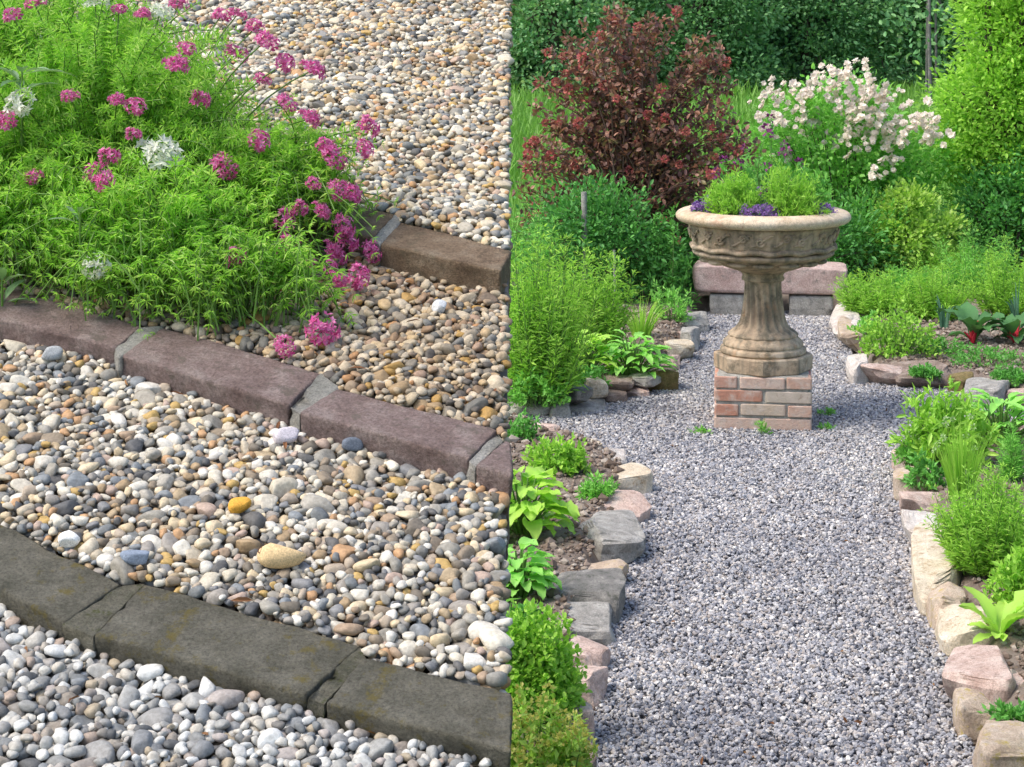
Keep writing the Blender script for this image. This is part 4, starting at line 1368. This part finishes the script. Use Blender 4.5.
def shrub(name, label, cat, g, lobes, lm, n, L, Wr, wood=BARK, nbr=40, r0=.03, kind='oval', group=None, trunk=None, extra=None, shell=.45, upw=.2, clump=0.16, nclump=160, leafpart='crown', wts=None):
    """branches from the foot to leaf clumps spread over several lobes: (dx along the view's right, dy away, z, rx, ry, rz)"""
    rt_, hd = basis(g)
    t = thing(name, label, cat, g, group)
    lb = np.array(lobes, float)
    vol = (lb[:, 3] * lb[:, 5]) ; vol = vol * (np.array(wts) if wts else 1); pr = vol / vol.sum()
    k = rng.choice(len(lb), nclump, p=pr)
    d = nrm(rng.normal(0, 1, (nclump, 3)))
    q = lb[k, :3] + d * lb[k, 3:] * (rng.uniform(shell, 1, nclump) ** .5)[:, None]
    q[:, 2] = np.maximum(q[:, 2], .04)
    C = g + rt_ * q[:, :1] + hd * q[:, 1:2] + np.array([0, 0, 1.0]) * q[:, 2:]
    od = rt_ * d[:, :1] + hd * d[:, 1:2] + np.array([0, 0, 1.0]) * d[:, 2:]
    ci = rng.integers(0, nclump, n)
    cs = clump * rng.uniform(.6, 1.4, nclump)
    off = rng.normal(0, 1, (n, 3)) * cs[ci][:, None] * np.array([.6, .6, .5])
    P = C[ci] + off
    D = od[ci] * .5 + nrm(off) * .7 + np.array([0, 0, upw]) + rng.normal(0, .4, (n, 3))
    Lr = L * rng.uniform(.6, 1.25, n)
    mb = MB(); leaves(mb, P, D, Lr, Lr * Wr, kind, .7)
    mb.build(leafpart, LG[lm] if isinstance(lm, str) else lm, t)
    ms = MB()
    for i in rng.choice(nclump, min(nbr, nclump), replace=False):
        b0 = g + (C[i] - g) * np.array([.12, .12, 0]) - np.array([0, 0, .03])
        tt = np.linspace(0, 1, 8)[:, None]
        if trunk:
            b0 = g + np.array([0, 0, trunk * rng.uniform(.5, 1.0)])
        tube(ms, b0 * (1 - tt) + C[i] * tt + np.array([0, 0, 1]) * .15 * np.linalg.norm(C[i] - b0) * np.sin(tt * PI) + tt * (1 - tt) * rng.normal(0, .1 * np.linalg.norm(C[i] - b0), 3), r0 * (.5 if trunk else rng.uniform(.3, .7)), r0 * .12, 5, cap=False)
    if trunk:
        tt = np.linspace(0, 1, 8)[:, None]
        tube(ms, g + np.array([0, 0, -.05]) + tt * np.array([0, 0, trunk]) + tt * (1 - tt) * rng.normal(0, .1, 3), r0 * 1.3, r0 * .7, 10)
    ms.build('trunk' if trunk else 'branches', wood, t)
    return t, C, od, cs


# ------------------------------------------------------------------ herbs in the beds
feathery('fennel', 'tall bright green feathery herb at the left edge of the far left bed', 'herb', 540, 402, 110, 160, 'bright', 120, .06, wr=.2, whorl=6, steps=12)
feathery('fennel', 'feathery bright herb behind the broad leaved plant, left of the dark green shrub', 'herb', 592, 356, 96, 105, 'bright', 80, .06, wr=.2, whorl=6, steps=12)
feathery('wild_herb', 'loose wispy green herb right at the picture divide in the far left bed', 'herb', 520, 345, 80, 140, 'fresh', 70, .06, wr=.2, whorl=6, steps=12)
leafy('comfrey', 'broad leaved green plant overhanging the far left stone edge', 'plant', 632, 378, 84, 56, 'fresh', 95, .11, .36)
leafy('comfrey', 'broad leaved green plant left of the drooping one on the far left wall', 'plant', 582, 380, 76, 60, 'bright', 85, .11, .38)
tuft('day_lily', 'upright tuft of bright strap leaves near the far left path edge', 'plant', 641, 338, 66, 56, 'bright', 60, .016)
mound('creeping_herb', 'low creeping green herb above the left end of the far wall', 'herb', 540, 404, 70, 34, 'fresh', 1400, .03, .45)
mound('creeping_herb', 'small trailing herb between the far wall and the broad leaved plants', 'herb', 582, 388, 50, 22, 'mid', 700, .03, .45)
mound('herb_clump', 'small sprawling herb beside the far end of the left path edge', 'herb', 672, 322, 42, 34, 'fresh', 700, .035, .35)
mound('herb_clump', 'leafy green herb beneath the bench end on the left', 'herb', 668, 303, 50, 70, 'mid', 1400, .05, .35)
# far right bed
mound('parsley', 'rounded parsley clump inside the far right stone corner', 'herb', 896, 358, 72, 50, 'bright', 2600, .026, .55, lumps=9)
mound('parsley', 'small green seedling behind the parsley clump', 'herb', 868, 338, 40, 22, 'fresh', 800, .03, .5)
D_ = [(872, 318, 62, 50, 'bright', 'bright feathery drift nearest the right path edge'), (912, 306, 60, 42, 'fresh', 'feathery green drift behind the parsley clump'), (935, 322, 62, 62, 'bright', 'feathery bright drift left of the leek'), (975, 300, 76, 74, 'fresh', 'tall feathery green drift behind the chard'), (1010, 318, 70, 78, 'bright', 'feathery bright drift at the right border above the chard'), (948, 288, 66, 40, 'bright', 'bright feathery drift in front of the yellow green shrub')]
for x_, y_, w_, h_, m_, l_ in D_:
    feathery('dill', l_, 'herb', x_, y_, w_ * 1.3, h_ * .92, m_, 75, .05, group='feathery herbs in the far right bed', whorl=6, wr=.2, steps=12)
rosette('chard', 'dark leaved chard with red stalks near the right border, the left of the two', 'chard', 973, 342, 46, 46, 'chard', 10, .36, stalkmat=REDST, stalk=.3, lift=(.7, 1.4), droop=1.5, wav=.035)
rosette('chard', 'dark leaved chard with red stalks cut by the right border of the picture', 'chard', 1014, 344, 48, 46, 'chard', 10, .36, stalkmat=REDST, stalk=.3, lift=(.7, 1.4), droop=1.5, wav=.035)
tuft('leek', 'blue green leek standing left of the chard', 'leek', 944, 328, 26, 56, 'blue', 9, .028, curl=.8)
tuft('leek', 'blue green leek at the right border behind the chard', 'leek', 1017, 322, 34, 50, 'blue', 9, .03, curl=.9)
rosette('cabbage_seedling', 'silvery cabbage seedling nearest the right path edge', 'seedling', 880, 308, 26, 18, 'silver', 7, .6)
rosette('cabbage_seedling', 'silvery cabbage seedling above the parsley clump', 'seedling', 896, 318, 24, 16, 'silver', 7, .6)
for x_, y_, w_, h_, l_ in [(936, 354, 60, 14, 'low green ground cover right of the parsley clump'), (985, 366, 90, 20, 'low green ground cover below the chard'), (1012, 384, 50, 18, 'low green ground cover in front of the right border rocks'), (925, 376, 30, 8, 'thin ground cover along the long grey brown rock')]:
    mound('ground_cover', l_, 'herb', x_, y_, w_, h_, 'mid', 900, .024, .5, group='ground cover patches in the far right bed')
# near right bed
mound('marigold', 'leafy green plant with pale buds at the far corner of the near right bed', 'plant', 950, 466, 84, 86, 'bright', 1700, .055, .3, 'oval', tops=('pale', 9, .014))
tuft('chives', 'tall green chives clump with round buds in the near right bed', 'chives', 962, 500, 62, 98, 'bright', 190, .008, buds=('pale', .016, 18), spread=.4, curl=.2)
leafy('comfrey', 'large leaved green plant at the right border behind the chives', 'plant', 1000, 446, 92, 66, 'fresh', 80, .115, .36)
feathery('yarrow', 'feathery vivid green mound spreading over the cream boulder', 'herb', 990, 580, 112, 98, 'bright', 200, .036, wr=.22, whorl=8, steps=12, dr=.8)
rosette('lettuce', 'young lettuce with long pale green leaves above the right stones', 'lettuce', 1000, 636, 74, 52, 'bright', 13, .34, lift=(.15, 1.2), droop=.7, stalk=.1, point=1.7, wav=.03)
mound('parsley', 'green herb behind the lettuce at the right border', 'herb', 1020, 612, 60, 56, 'bright', 1500, .03, .5)
mound('small_herb', 'little green herb at the foot of the chives', 'herb', 925, 486, 42, 28, 'mid', 600, .03, .45)
rosette('seedling', 'pale leaved seedling below the chives', 'seedling', 968, 500, 32, 30, 'pale', 4, .4, lift=(.6, 1.2))
feathery('thin_herb', 'thin wispy herb at the right border above the feathery mound', 'herb', 1013, 482, 26, 56, 'fresh', 14, .04)
mound('ground_cover', 'grassy weeds between the pink rocks in the lower right', 'herb', 1012, 724, 46, 18, 'mid', 500, .024, .4)
mound('small_herb', 'small herb leaning over the reddish rock by the path', 'herb', 910, 462, 34, 18, 'fresh', 400, .035, .4)
# near left bed
leafy('rhubarb', 'big pale green leaved plant in the near left bed beside the divide', 'plant', 524, 540, 86, 92, 'bright', 58, .125, .6, droop=1.2, wav=.045)
leafy('leafy_plant', 'smaller leafy plant below the big leaved one in the near left bed', 'plant', 519, 600, 66, 66, 'fresh', 60, .085, .55, wav=.035)
mound('creeping_herb', 'bright low herb trailing over the far edge of the near left bed', 'herb', 560, 474, 64, 32, 'bright', 1600, .03, .5, lumps=9)
mound('small_herb', 'small round green herb on the bare soil of the near left bed', 'herb', 597, 500, 40, 20, 'fresh', 1000, .022, .4)
mound('small_herb', 'weedy green patch at the far left tip of the near bed', 'herb', 522, 442, 34, 26, 'mid', 500, .03, .4)
mound('oregano', 'dense vivid lime green herb mound spilling onto the pink rocks', 'herb', 530, 722, 100, 98, 'bright', 15000, .0165, .75, 'oval')
mound('euphorbia', 'pale yellow green flowering plant in the lower left corner of the garden', 'plant', 543, 812, 120, 100, 'lime', 2600, .026, .5, tops=('yellow', 190, .016))
mound('small_herb', 'low green herb between the leafy plant and the oregano mound', 'herb', 527, 628, 34, 22, 'mid', 400, .03, .5)
# weeds in the gravel round the pedestal
for x_, y_, w_, h_, l_ in [(763, 437, 18, 14, 'grass weed growing at the front of the brick pedestal'), (700, 436, 24, 8, 'flat weed in the gravel left of the pedestal'), (826, 418, 26, 10, 'flat weed in the gravel right of the pedestal'), (826, 432, 18, 7, 'tiny weed in the gravel at the right corner of the pedestal')]:
    mound('weed', l_, 'weed', x_, y_, w_, h_, 'fresh', 160, .022, .3, z=0, nst=8, group='weeds round the pedestal')

# urn planting
def up_(dx, dy): return PC + np.array([dx, dy, UTOP])


mound('parsley', 'bright green fine leaved herb on the left side of the urn', 'herb', 0, 0, 62, 0, 'bright', 4600, .03, .2, g=up_(-.15, -.24), H=.29, lumps=8, upw=1.0, shell=.3)
mound('parsley', 'bright green fine leaved herb on the right side of the urn', 'herb', 0, 0, 62, 0, 'bright', 4600, .03, .2, g=up_(.13, -.25), H=.27, lumps=8, upw=1.0, shell=.3)
mound('parsley', 'smaller fine leaved herb at the back right of the urn', 'herb', 0, 0, 50, 0, 'fresh', 2200, .03, .2, g=up_(.22, .05), H=.21, lumps=6, upw=1.0, shell=.3)
for dx, w_, l_ in [(-.275, 34, 'purple alyssum cushion at the left end of the urn rim'), (-.01, 40, 'purple alyssum cushion in the middle of the urn'), (.265, 34, 'purple alyssum cushion at the right end of the urn rim')]:
    mound('alyssum', l_, 'flower', 0, 0, w_, 0, 'mid', 1900, .012, .4, g=up_(dx, -.29 + 1.5 * dx * dx), H=.065, per=8, tops=('purple', 220, .013), group='purple cushions along the urn rim')
mound('salvia', 'dark blue purple salvia between the two bright herbs in the urn', 'flower', 0, 0, 26, 0, 'blue', 300, .03, .3, g=up_(.02, -.05), H=.17, tops=('purple', 40, .016), upw=1.2)
mound('scabious', 'thin stemmed plant with dark crimson flowers rising at the back of the urn', 'flower', 0, 0, 120, 0, 'mid', 1300, .035, .4, g=up_(.03, .02), H=.36, tops=('darkpurple', 20, .026), dr=.5)

# ------------------------------------------------------------------ shrubs behind
def at(x, y): return gp(x, y, 0)


g = at(632, 300); s = ppm(g)
lob = lambda L_: [((a - L_[0][0]) / s, b, c, r1, r2, r3) for a, b, c, r1, r2, r3 in L_]
t = thing('copper_ninebark', 'tall copper red leaved shrub with reddish seed heads left of the urn', 'shrub', g)
rt_, hd = basis(g)
SIL = np.array([(515, 150), (528, 118), (535, 60), (552, 18), (590, 22), (622, 2), (650, 6), (690, 16), (722, 45), (748, 88), (735, 120), (768, 150), (742, 200), (715, 250), (640, 285), (560, 280), (518, 235)], float)
mb, ms, tips = MB(), MB(), []
while len(tips) < 320:
    px, py = rng.uniform(512, 770), rng.uniform(0, 285)
    if not inpoly(SIL, np.array([px]), np.array([py]))[0]: continue
    edge = dpoly(SIL, np.array([px]), np.array([py]))[0]
    if edge > 22 and rng.random() < .4: continue
    if py < 110 and rng.random() < .35: continue
    dz_ = rng.normal(0, .26) * min(1, .4 + edge / 50)
    dd_ = ray(px, py); p = EYE + dd_ * ((g[1] + .15 + dz_) / dd_[1])
    b0 = g + np.array([rng.normal(0, .10), rng.normal(0, .1), -.03])
    tt = np.linspace(0, 1, 9)[:, None]
    out = (p - g) * np.array([1, 1, 0])
    pts = b0 * (1 - tt) + p * tt + np.array([0, 0, .16]) * np.sin(tt * PI) * (p[2] + .3) - out * .22 * np.sin(tt * PI) + tt * (1 - tt) * rng.normal(0, .12, 3)
    tube(ms, pts, .009, .0022, 5)
    ln = np.linalg.norm(p - b0)
    m = int(46 * ln)
    u = 1 - rng.random(m) ** 1.5 * .72
    k = np.minimum((u * 8).astype(int), 7); pos = pts[k] + (pts[k + 1] - pts[k]) * (u * 8 - k)[:, None]
    dv = rng.normal(0, 1, (m, 3)) + np.array([0, 0, .35])
    leaves(mb, pos + nrm(dv) * rng.uniform(.0, .05, (m, 1)), dv, rng.uniform(.028, .06, m), rng.uniform(.02, .038, m), 'oval', .7)
    tips.append((p, nrm(p - pts[-3])))
mb.build('crown', LG['red'], t); ms.build('branches', BSTEM, t)
C = np.array([p for p, _ in tips]); od = np.array([d_ for _, d_ in tips]); cs = np.zeros(len(C))
seedh = None
idx = list(np.argsort((C - g) @ hd)[:150]); rng.shuffle(idx)
for i in idx[:85]:
    if seedh is None:
        mk = MB(); m = 46; dv = nrm(rng.normal(0, 1, (m, 3)) + np.array([0, 0, .3])); leaves(mk, dv * .016, dv, .022, .02, 'diamond', .8)
        tmp = mk.build('seed_head', LG['redtip']); seedh = tmp.data; bpy.data.objects.remove(tmp)
    o = bpy.data.objects.new('seed_head', seedh); COL.objects.link(o); o.parent = t
    p = C[i] + od[i] * .012
    o.location = [float(v_) for v_ in (p - g)]; o.rotation_euler = (rng.uniform(-.6, .6), rng.uniform(-.6, .6), rng.uniform(0, 6)); q = rng.uniform(.8, 1.35); o.scale = (q, q, q)

g = at(838, 283)
t, C, od, cs = shrub('rose_bush', 'wide rambling rose bush covered in creamy white blossoms behind the urn', 'rose bush', g,
    [(-.05, 0, 1.05, .55, .4, .45), (.02, 0, 1.3, .3, .3, .24), (-.5, 0, .95, .28, .3, .25), (.5, 0, .85, .35, .3, .25), (.1, 0, .55, .55, .35, .42), (-.45, 0, .5, .3, .3, .35), (.66, 0, .95, .2, .2, .12)], 'fresh', 15000, .048, .55, BARK, 60, .02, clump=.13, nclump=280)
rosed = []
for q in range(4):
    mk = MB()
    for j_ in range(rng.integers(3, 6)):
        cc_ = rng.normal(0, .05, 3); m = 16
        f_ = nrm(np.array([-.25, -.75, .65]) + rng.normal(0, .3, 3)); s1 = nrm(np.cross(f_, [.3, .2, .9])); s2 = np.cross(f_, s1)
        an = np.arange(m) / m * 2 * PI * 2 + rng.normal(0, .15, m); lay = (np.arange(m) >= m // 2)[:, None]
        dv = s1 * np.cos(an)[:, None] + s2 * np.sin(an)[:, None] + f_ * np.where(lay, .75, .2)
        leaves(mk, cc_ + dv * .003 + f_ * .006 * lay, dv, rng.uniform(.020, .028, m), rng.uniform(.018, .024, m), 'oval', .25, up=np.tile(f_, (m, 1)))
    tmp = mk.build('blossom', LG['rose']); rosed.append(tmp.data); bpy.data.objects.remove(tmp)
rt_, hd = basis(g); s = ppm(g)
BL = []
for (x0_, y0_, sx_, sy_, n_) in [(835, 85, 26, 10, 14), (790, 100, 22, 12, 14), (860, 98, 26, 16, 16), (845, 122, 26, 14, 12), (775, 125, 16, 10, 6), (820, 138, 22, 9, 7), (905, 128, 26, 9, 12), (893, 148, 18, 10, 8), (930, 132, 12, 8, 8), (885, 170, 10, 5, 4), (750, 120, 10, 5, 3)]:
    for _ in range(n_): BL.append((x0_ + float(np.clip(rng.normal(0, .85), -1.4, 1.4)) * sx_, y0_ + float(np.clip(rng.normal(0, .95), -1.4, 1.4)) * sy_))
for (px, py) in BL[:100]:
    dd_ = ray(px, py); p = EYE + dd_ * ((g[1] - .34 + rng.uniform(-.14, .14)) / dd_[1])
    o = bpy.data.objects.new('blossom', rosed[rng.integers(4)]); COL.objects.link(o); o.parent = t
    o.location = [float(v_) for v_ in (p - g)]; o.rotation_euler = (rng.uniform(-.4, .4), rng.uniform(-.4, .4), rng.uniform(-.8, .8)); q = rng.uniform(.75, 1.35); o.scale = (q, q, q)

g = at(1000, 283)
shrub('garden_tree', 'tall light green leafy tree rising at the right border', 'tree', g,
    [(.0, .1, .75, .40, .4, .5), (-.02, .05, 1.3, .42, .4, .42), (.12, .1, 1.85, .40, .4, .36), (.05, .05, 2.3, .34, .35, .26), (.3, .1, 1.4, .5, .5, .9), (.35, .1, 2.6, .5, .5, .6), (-.24, -.05, 1.05, .22, .25, .28), (-.12, 0, 2.05, .2, .25, .12)], 'bright', 42000, .05, .45, BARK, 50, .035, clump=.14, nclump=520, trunk=1.0)
g = at(1012, 268)
shrub('dark_shrub', 'dark green dense shrub under the light green tree at the right border', 'shrub', gp(1012, 290, 0),
    [(0, 0, .45, .38, .3, .45), (.2, 0, .8, .3, .3, .3), (-.2, 0, .5, .22, .25, .35)], 'deep', 7000, .05, .45, BARK, 30, .02, clump=.12, nclump=110)
shrub('green_shrub', 'bushy mid green shrub in front of the copper one, with a grey stake in it', 'shrub', at(598, 312),
    [(0, 0, .5, .42, .3, .4), (-.28, 0, .4, .28, .25, .36), (.2, 0, .4, .3, .25, .38), (.02, 0, .62, .25, .2, .16)], 'deep', 9000, .042, .5, BARK, 35, .016, clump=.11, nclump=150)
shrub('green_shrub', 'small dark green shrub at the left end of the bench', 'shrub', at(667, 305),
    [(0, .2, .35, .22, .2, .35), (.12, .2, .3, .15, .2, .28)], 'deep', 3500, .045, .42, BARK, 20, .014, clump=.1, nclump=70)
shrub('green_shrub', 'dark green shrub at the right end of the bench behind the urn rim', 'shrub', at(862, 296),
    [(0, .15, .35, .25, .2, .34), (.15, .2, .25, .2, .2, .25), (-.16, .2, .25, .15, .2, .28)], 'mid', 5000, .045, .4, BARK, 24, .014, clump=.1, nclump=90)
shrub('lime_shrub', 'yellow green shrub behind the feathery herbs, right of the rose bush', 'shrub', at(908, 292),
    [(0, -.1, .44, .24, .2, .3), (.2, -.1, .36, .2, .2, .26), (-.14, -.1, .3, .16, .2, .24)], 'lime', 6500, .04, .55, BARK, 24, .012, clump=.09, nclump=90)
shrub('low_shrub', 'dark low growth hiding the ground behind the bench', 'shrub', at(765, 298),
    [(-.5, .1, .3, .35, .2, .3), (0, .15, .3, .35, .2, .3), (.5, .1, .3, .35, .2, .3)], 'deep', 6000, .05, .42, BARK, 24, .012, clump=.12, nclump=110)
t = thing('mullein', 'pair of yellow green flower spikes in front of the light green tree', 'plant', at(948, 268))
mb, ms = MB(), MB()
for dx, hgt in ((-.08, .5), (.02, .62), (.1, .42)):
    b0 = at(948, 268) + np.array([dx, 0, 0]); tube(ms, [b0, b0 + np.array([dx * .2, 0, hgt])], .008, .003, 5)
    u = rng.uniform(.15, 1, 300); leaves(mb, b0 + np.array([dx * .2, 0, hgt]) * u[:, None], rng.normal(0, 1, (300, 3)) + np.array([0, 0, .3]), .045 * (1.3 - u), .014, 'diamond', .7)
mb.build('leaves', LG['lime'], t); ms.build('stems', GSTEM, t)
# stakes
STK = stone_mat('grey_wood', (.2, .18, .16), (.34, .32, .29), (.45, .43, .4), 20, None, .5)
for (px, yb_, yt, r_, lab) in [(584, 316, 192, .022, 'weathered grey wooden stake sticking out of the green shrub'), (614, 322, 250, .009, 'thin dark stake at the right side of the green shrub'), (550, 376, 326, .01, 'thin dark stake among the feathery herbs at far left')]:
    g = at(px, yb_); dd_ = ray(px, yt); top = EYE + dd_ * (g[1] / dd_[1])
    mb = MB(); tube(mb, [g - np.array([0, 0, .1]), (g + top) / 2 + np.array([.004, 0, 0]), top], r_, r_ * .9, 9)
    tag(mb.build('garden_stake', STK, loc=g, smooth=True), lab, 'stake', 'stakes in the far left bed')

# ------------------------------------------------------------------ meadow and wood
n = 90000
yy = 14.6 + (rng.random(n) ** 1.6) * 36
xx = rng.uniform(-.42, .42, n) * (yy + 4)
hgt = rng.uniform(.22, .6, n) * (1 + .3 * np.sin(xx * 1.3) * np.sin(yy * .7))
P = np.stack([xx, yy, np.full(n, -.06)], -1)
dv = rng.normal(0, .28, (n, 3)); dv[:, 2] = 1
mb = MB()
leaves(mb, P, dv, hgt, .012 + .0011 * yy, 'blade', 1.5)
MEAD = leaf_mat('meadow_grass', [(.13, .30, .045), (.19, .40, .07), (.25, .47, .10), (.15, .34, .05)], .4)
tag(mb.build('meadow_grass', MEAD), 'tall green meadow grass between the garden and the wood', 'grass', None, 'stuff')

WT = []
xs = np.linspace(455, 1110, 14)
kinds = ['wood', 'wood3', 'wood2', 'wood', 'wood2', 'wood', 'wood3', 'wood', 'wood2', 'wood', 'wood', 'wood3', 'wood', 'wood2']
WL = ['dark green broadleaf tree at the left end of the wood, next to the picture divide', 'very dark tree behind the left shoots of the copper shrub', 'bluish green tree above the left part of the copper shrub', 'dark tree behind the middle of the copper shrub', 'pale bluish tree right of the copper shrub top', 'dark green tree above the urn in the wood', 'very dark tree above the left end of the rose bush', 'green tree in the wood above the rose bush', 'paler tree above the right side of the rose bush', 'dark green tree left of the slim trunks', 'green tree behind the slim trunks', 'very dark tree just left of the light green garden tree', 'dark tree hidden behind the light green garden tree', 'tree of the wood cut by the right border']
for i, (px, kd) in enumerate(zip(xs, kinds)):
    yb_ = [100, 96, 102, 98, 94, 100, 96, 97, 95, 94, 92, 93, 98, 100][i]
    g = gp(px, yb_, -.05)
    hs = rng.uniform(.9, 1.2)
    lobs = [(0, 0, .7, 1.5, 1.1, .9), (0, 0, 1.7, 1.4, 1.1, 1.0), (.7, .2, 2.4, 1.2, 1.1, 1.1), (-.7, 0, 2.7, 1.2, 1.1, 1.2), (0, 0, 4.4, 1.5, 1.3, 1.3), (.3, .2, 6.0 * hs, 1.1, 1.0, 1.1)]
    if 900 < px < 990: lobs = [(0, .6, 2.6, 1.2, .8, .9)] + lobs[1:]
    shrub('woodland_tree', WL[i], 'tree', g, lobs, kd, 14000, .12, .6, BARK, 26, .11, clump=.36, nclump=170, trunk=3.5, group='trees at the edge of the wood', shell=.6, wts=[2, 2.5, 2, 1.6, .6, .5])
BL2 = ['far dark tree filling the wood behind at the left', 'far dark tree filling the wood behind the copper shrub', 'far dark tree filling the wood behind the urn', 'far dark tree filling the wood behind the rose bush', 'far dark tree filling the wood behind the slim trunks', 'far dark tree filling the wood behind at the right border']
for i, px in enumerate(np.linspace(470, 1090, 6)):
    g = gp(px, 78, -.05)
    shrub('woodland_tree', BL2[i], 'tree', g, [(0, 0, 1.2, 2.8, 1.5, 1.6), (.8, 0, 3.6, 2.4, 1.5, 1.6), (-.9, 0, 4.4, 2.4, 1.5, 1.6), (0, 0, 7, 2.2, 1.5, 2)], 'wood', 8500, .21, .65, BARK, 20, .14, clump=.6, nclump=180, wts=[2.5, 1, 1, .7], trunk=4.5, group='trees deep in the wood', shell=.4)
for i, (px, yb_, r_, ln, lab) in enumerate([(931, 110, .045, 6.5, 'tallest slim trunk standing in front of the wood right of the rose bush'), (972, 106, .10, 7, 'thick grey trunk with a slanting bare branch in the wood'), (926, 107, .032, 5.5, 'thin sapling trunk left of the tallest slim trunk'), (936, 107, .032, 5.5, 'thin sapling trunk right of the tallest slim trunk')]):
    g = gp(px, yb_, -.05)
    t = thing('woodland_tree', lab, 'tree', g, 'slim trunks before the wood')
    mb = MB(); tt = np.linspace(0, 1, 9)[:, None]
    tube(mb, g + tt * np.array([.15 - .1 * i, 0, ln]) + tt * (1 - tt) * rng.normal(0, .3, 3), r_, r_ * .5, 8)
    if i == 1:
        b0 = g + np.array([0, -.1, 1.1])
        tube(mb, [b0, b0 + np.array([-.55, -.1, .75]), b0 + np.array([-.9, -.15, 1.7])], .05, .02, 6)
    mb.build('trunk', PBARK, t, smooth=True)
    ml = MB(); m = 260
    leaves(ml, g + np.array([.1, .5, ln * .42]) + rng.normal(0, 1, (m, 3)) * np.array([.6, .5, 1.0]), rng.normal(0, 1, (m, 3)), .17, .1, 'oval', .8)
    ml.build('crown', LG['wood'], t)

n = 420
idx = rng.choice(len(x_path), n)
mb = MB()
leaves(mb, np.stack([x_path[idx], y_path[idx], np.full(n, .014)], -1), rng.normal(0, 1, (n, 3)) * np.array([1, 1, .2]), rng.uniform(.01, .035, n), rng.uniform(.003, .014, n), 'oval', .6)
tag(mb.build('leaf_litter', DRYM, loc=PC * np.array([1, 1, 0])), 'dry brown bits of leaf lying on the blue grey path gravel', 'leaf litter', None, 'stuff')

# growth outside the frame: weeds on the outer soil, the wood going on to both sides
n = 60000
x = rng.uniform(-4.1, 4.5, n); y = rng.uniform(4.2, 14.6, n)
q_ = np.stack([x, y, 0 * x], -1) - EYE
pxx = W / 2 + F * (q_ @ RT) / (q_ @ FW)
m = ((pxx < 500) | (pxx > 1040)) & ~inpoly(PATH, x, y) & (snoise(np.stack([x, y, 0 * x], -1), 31, 8, 2.2) > -.12)
x, y = x[m], y[m]; n = len(x)
dv = rng.normal(0, .6, (n, 3)); dv[:, 2] = np.abs(dv[:, 2]) + .3
mb = MB(); leaves(mb, np.stack([x, y, rng.uniform(.07, .18, n)], -1), dv, rng.uniform(.04, .12, n), rng.uniform(.015, .04, n), 'oval', .8)
tag(mb.build('ground_cover', LG['fresh'], loc=(0, 9, .09)), 'low green ground cover on the outer parts of the garden beds', 'ground cover', None, 'stuff')
n = 30000
sd = rng.random(n) < .5
x = np.where(sd, rng.uniform(-30, -13.5, n), rng.uniform(6.5, 24, n)); y = rng.uniform(44, 52, n)
zz = rng.uniform(0, 1, n) ** 1.3 * (6.5 + 1.5 * np.sin(x * .9) + np.sin(x * 2.3))
mb = MB(); leaves(mb, np.stack([x, y + .8 * np.sin(x * 1.7 + zz), zz], -1), rng.normal(0, 1, (n, 3)) + np.array([0, -.4, .2]), rng.uniform(.25, .5, n), rng.uniform(.15, .3, n), 'oval', .8)
tag(mb.build('far_wood', LG['wood'], loc=(-3, 48, 0)), 'dark leafy wood going on to the sides behind the meadow', 'wood', None, 'stuff')
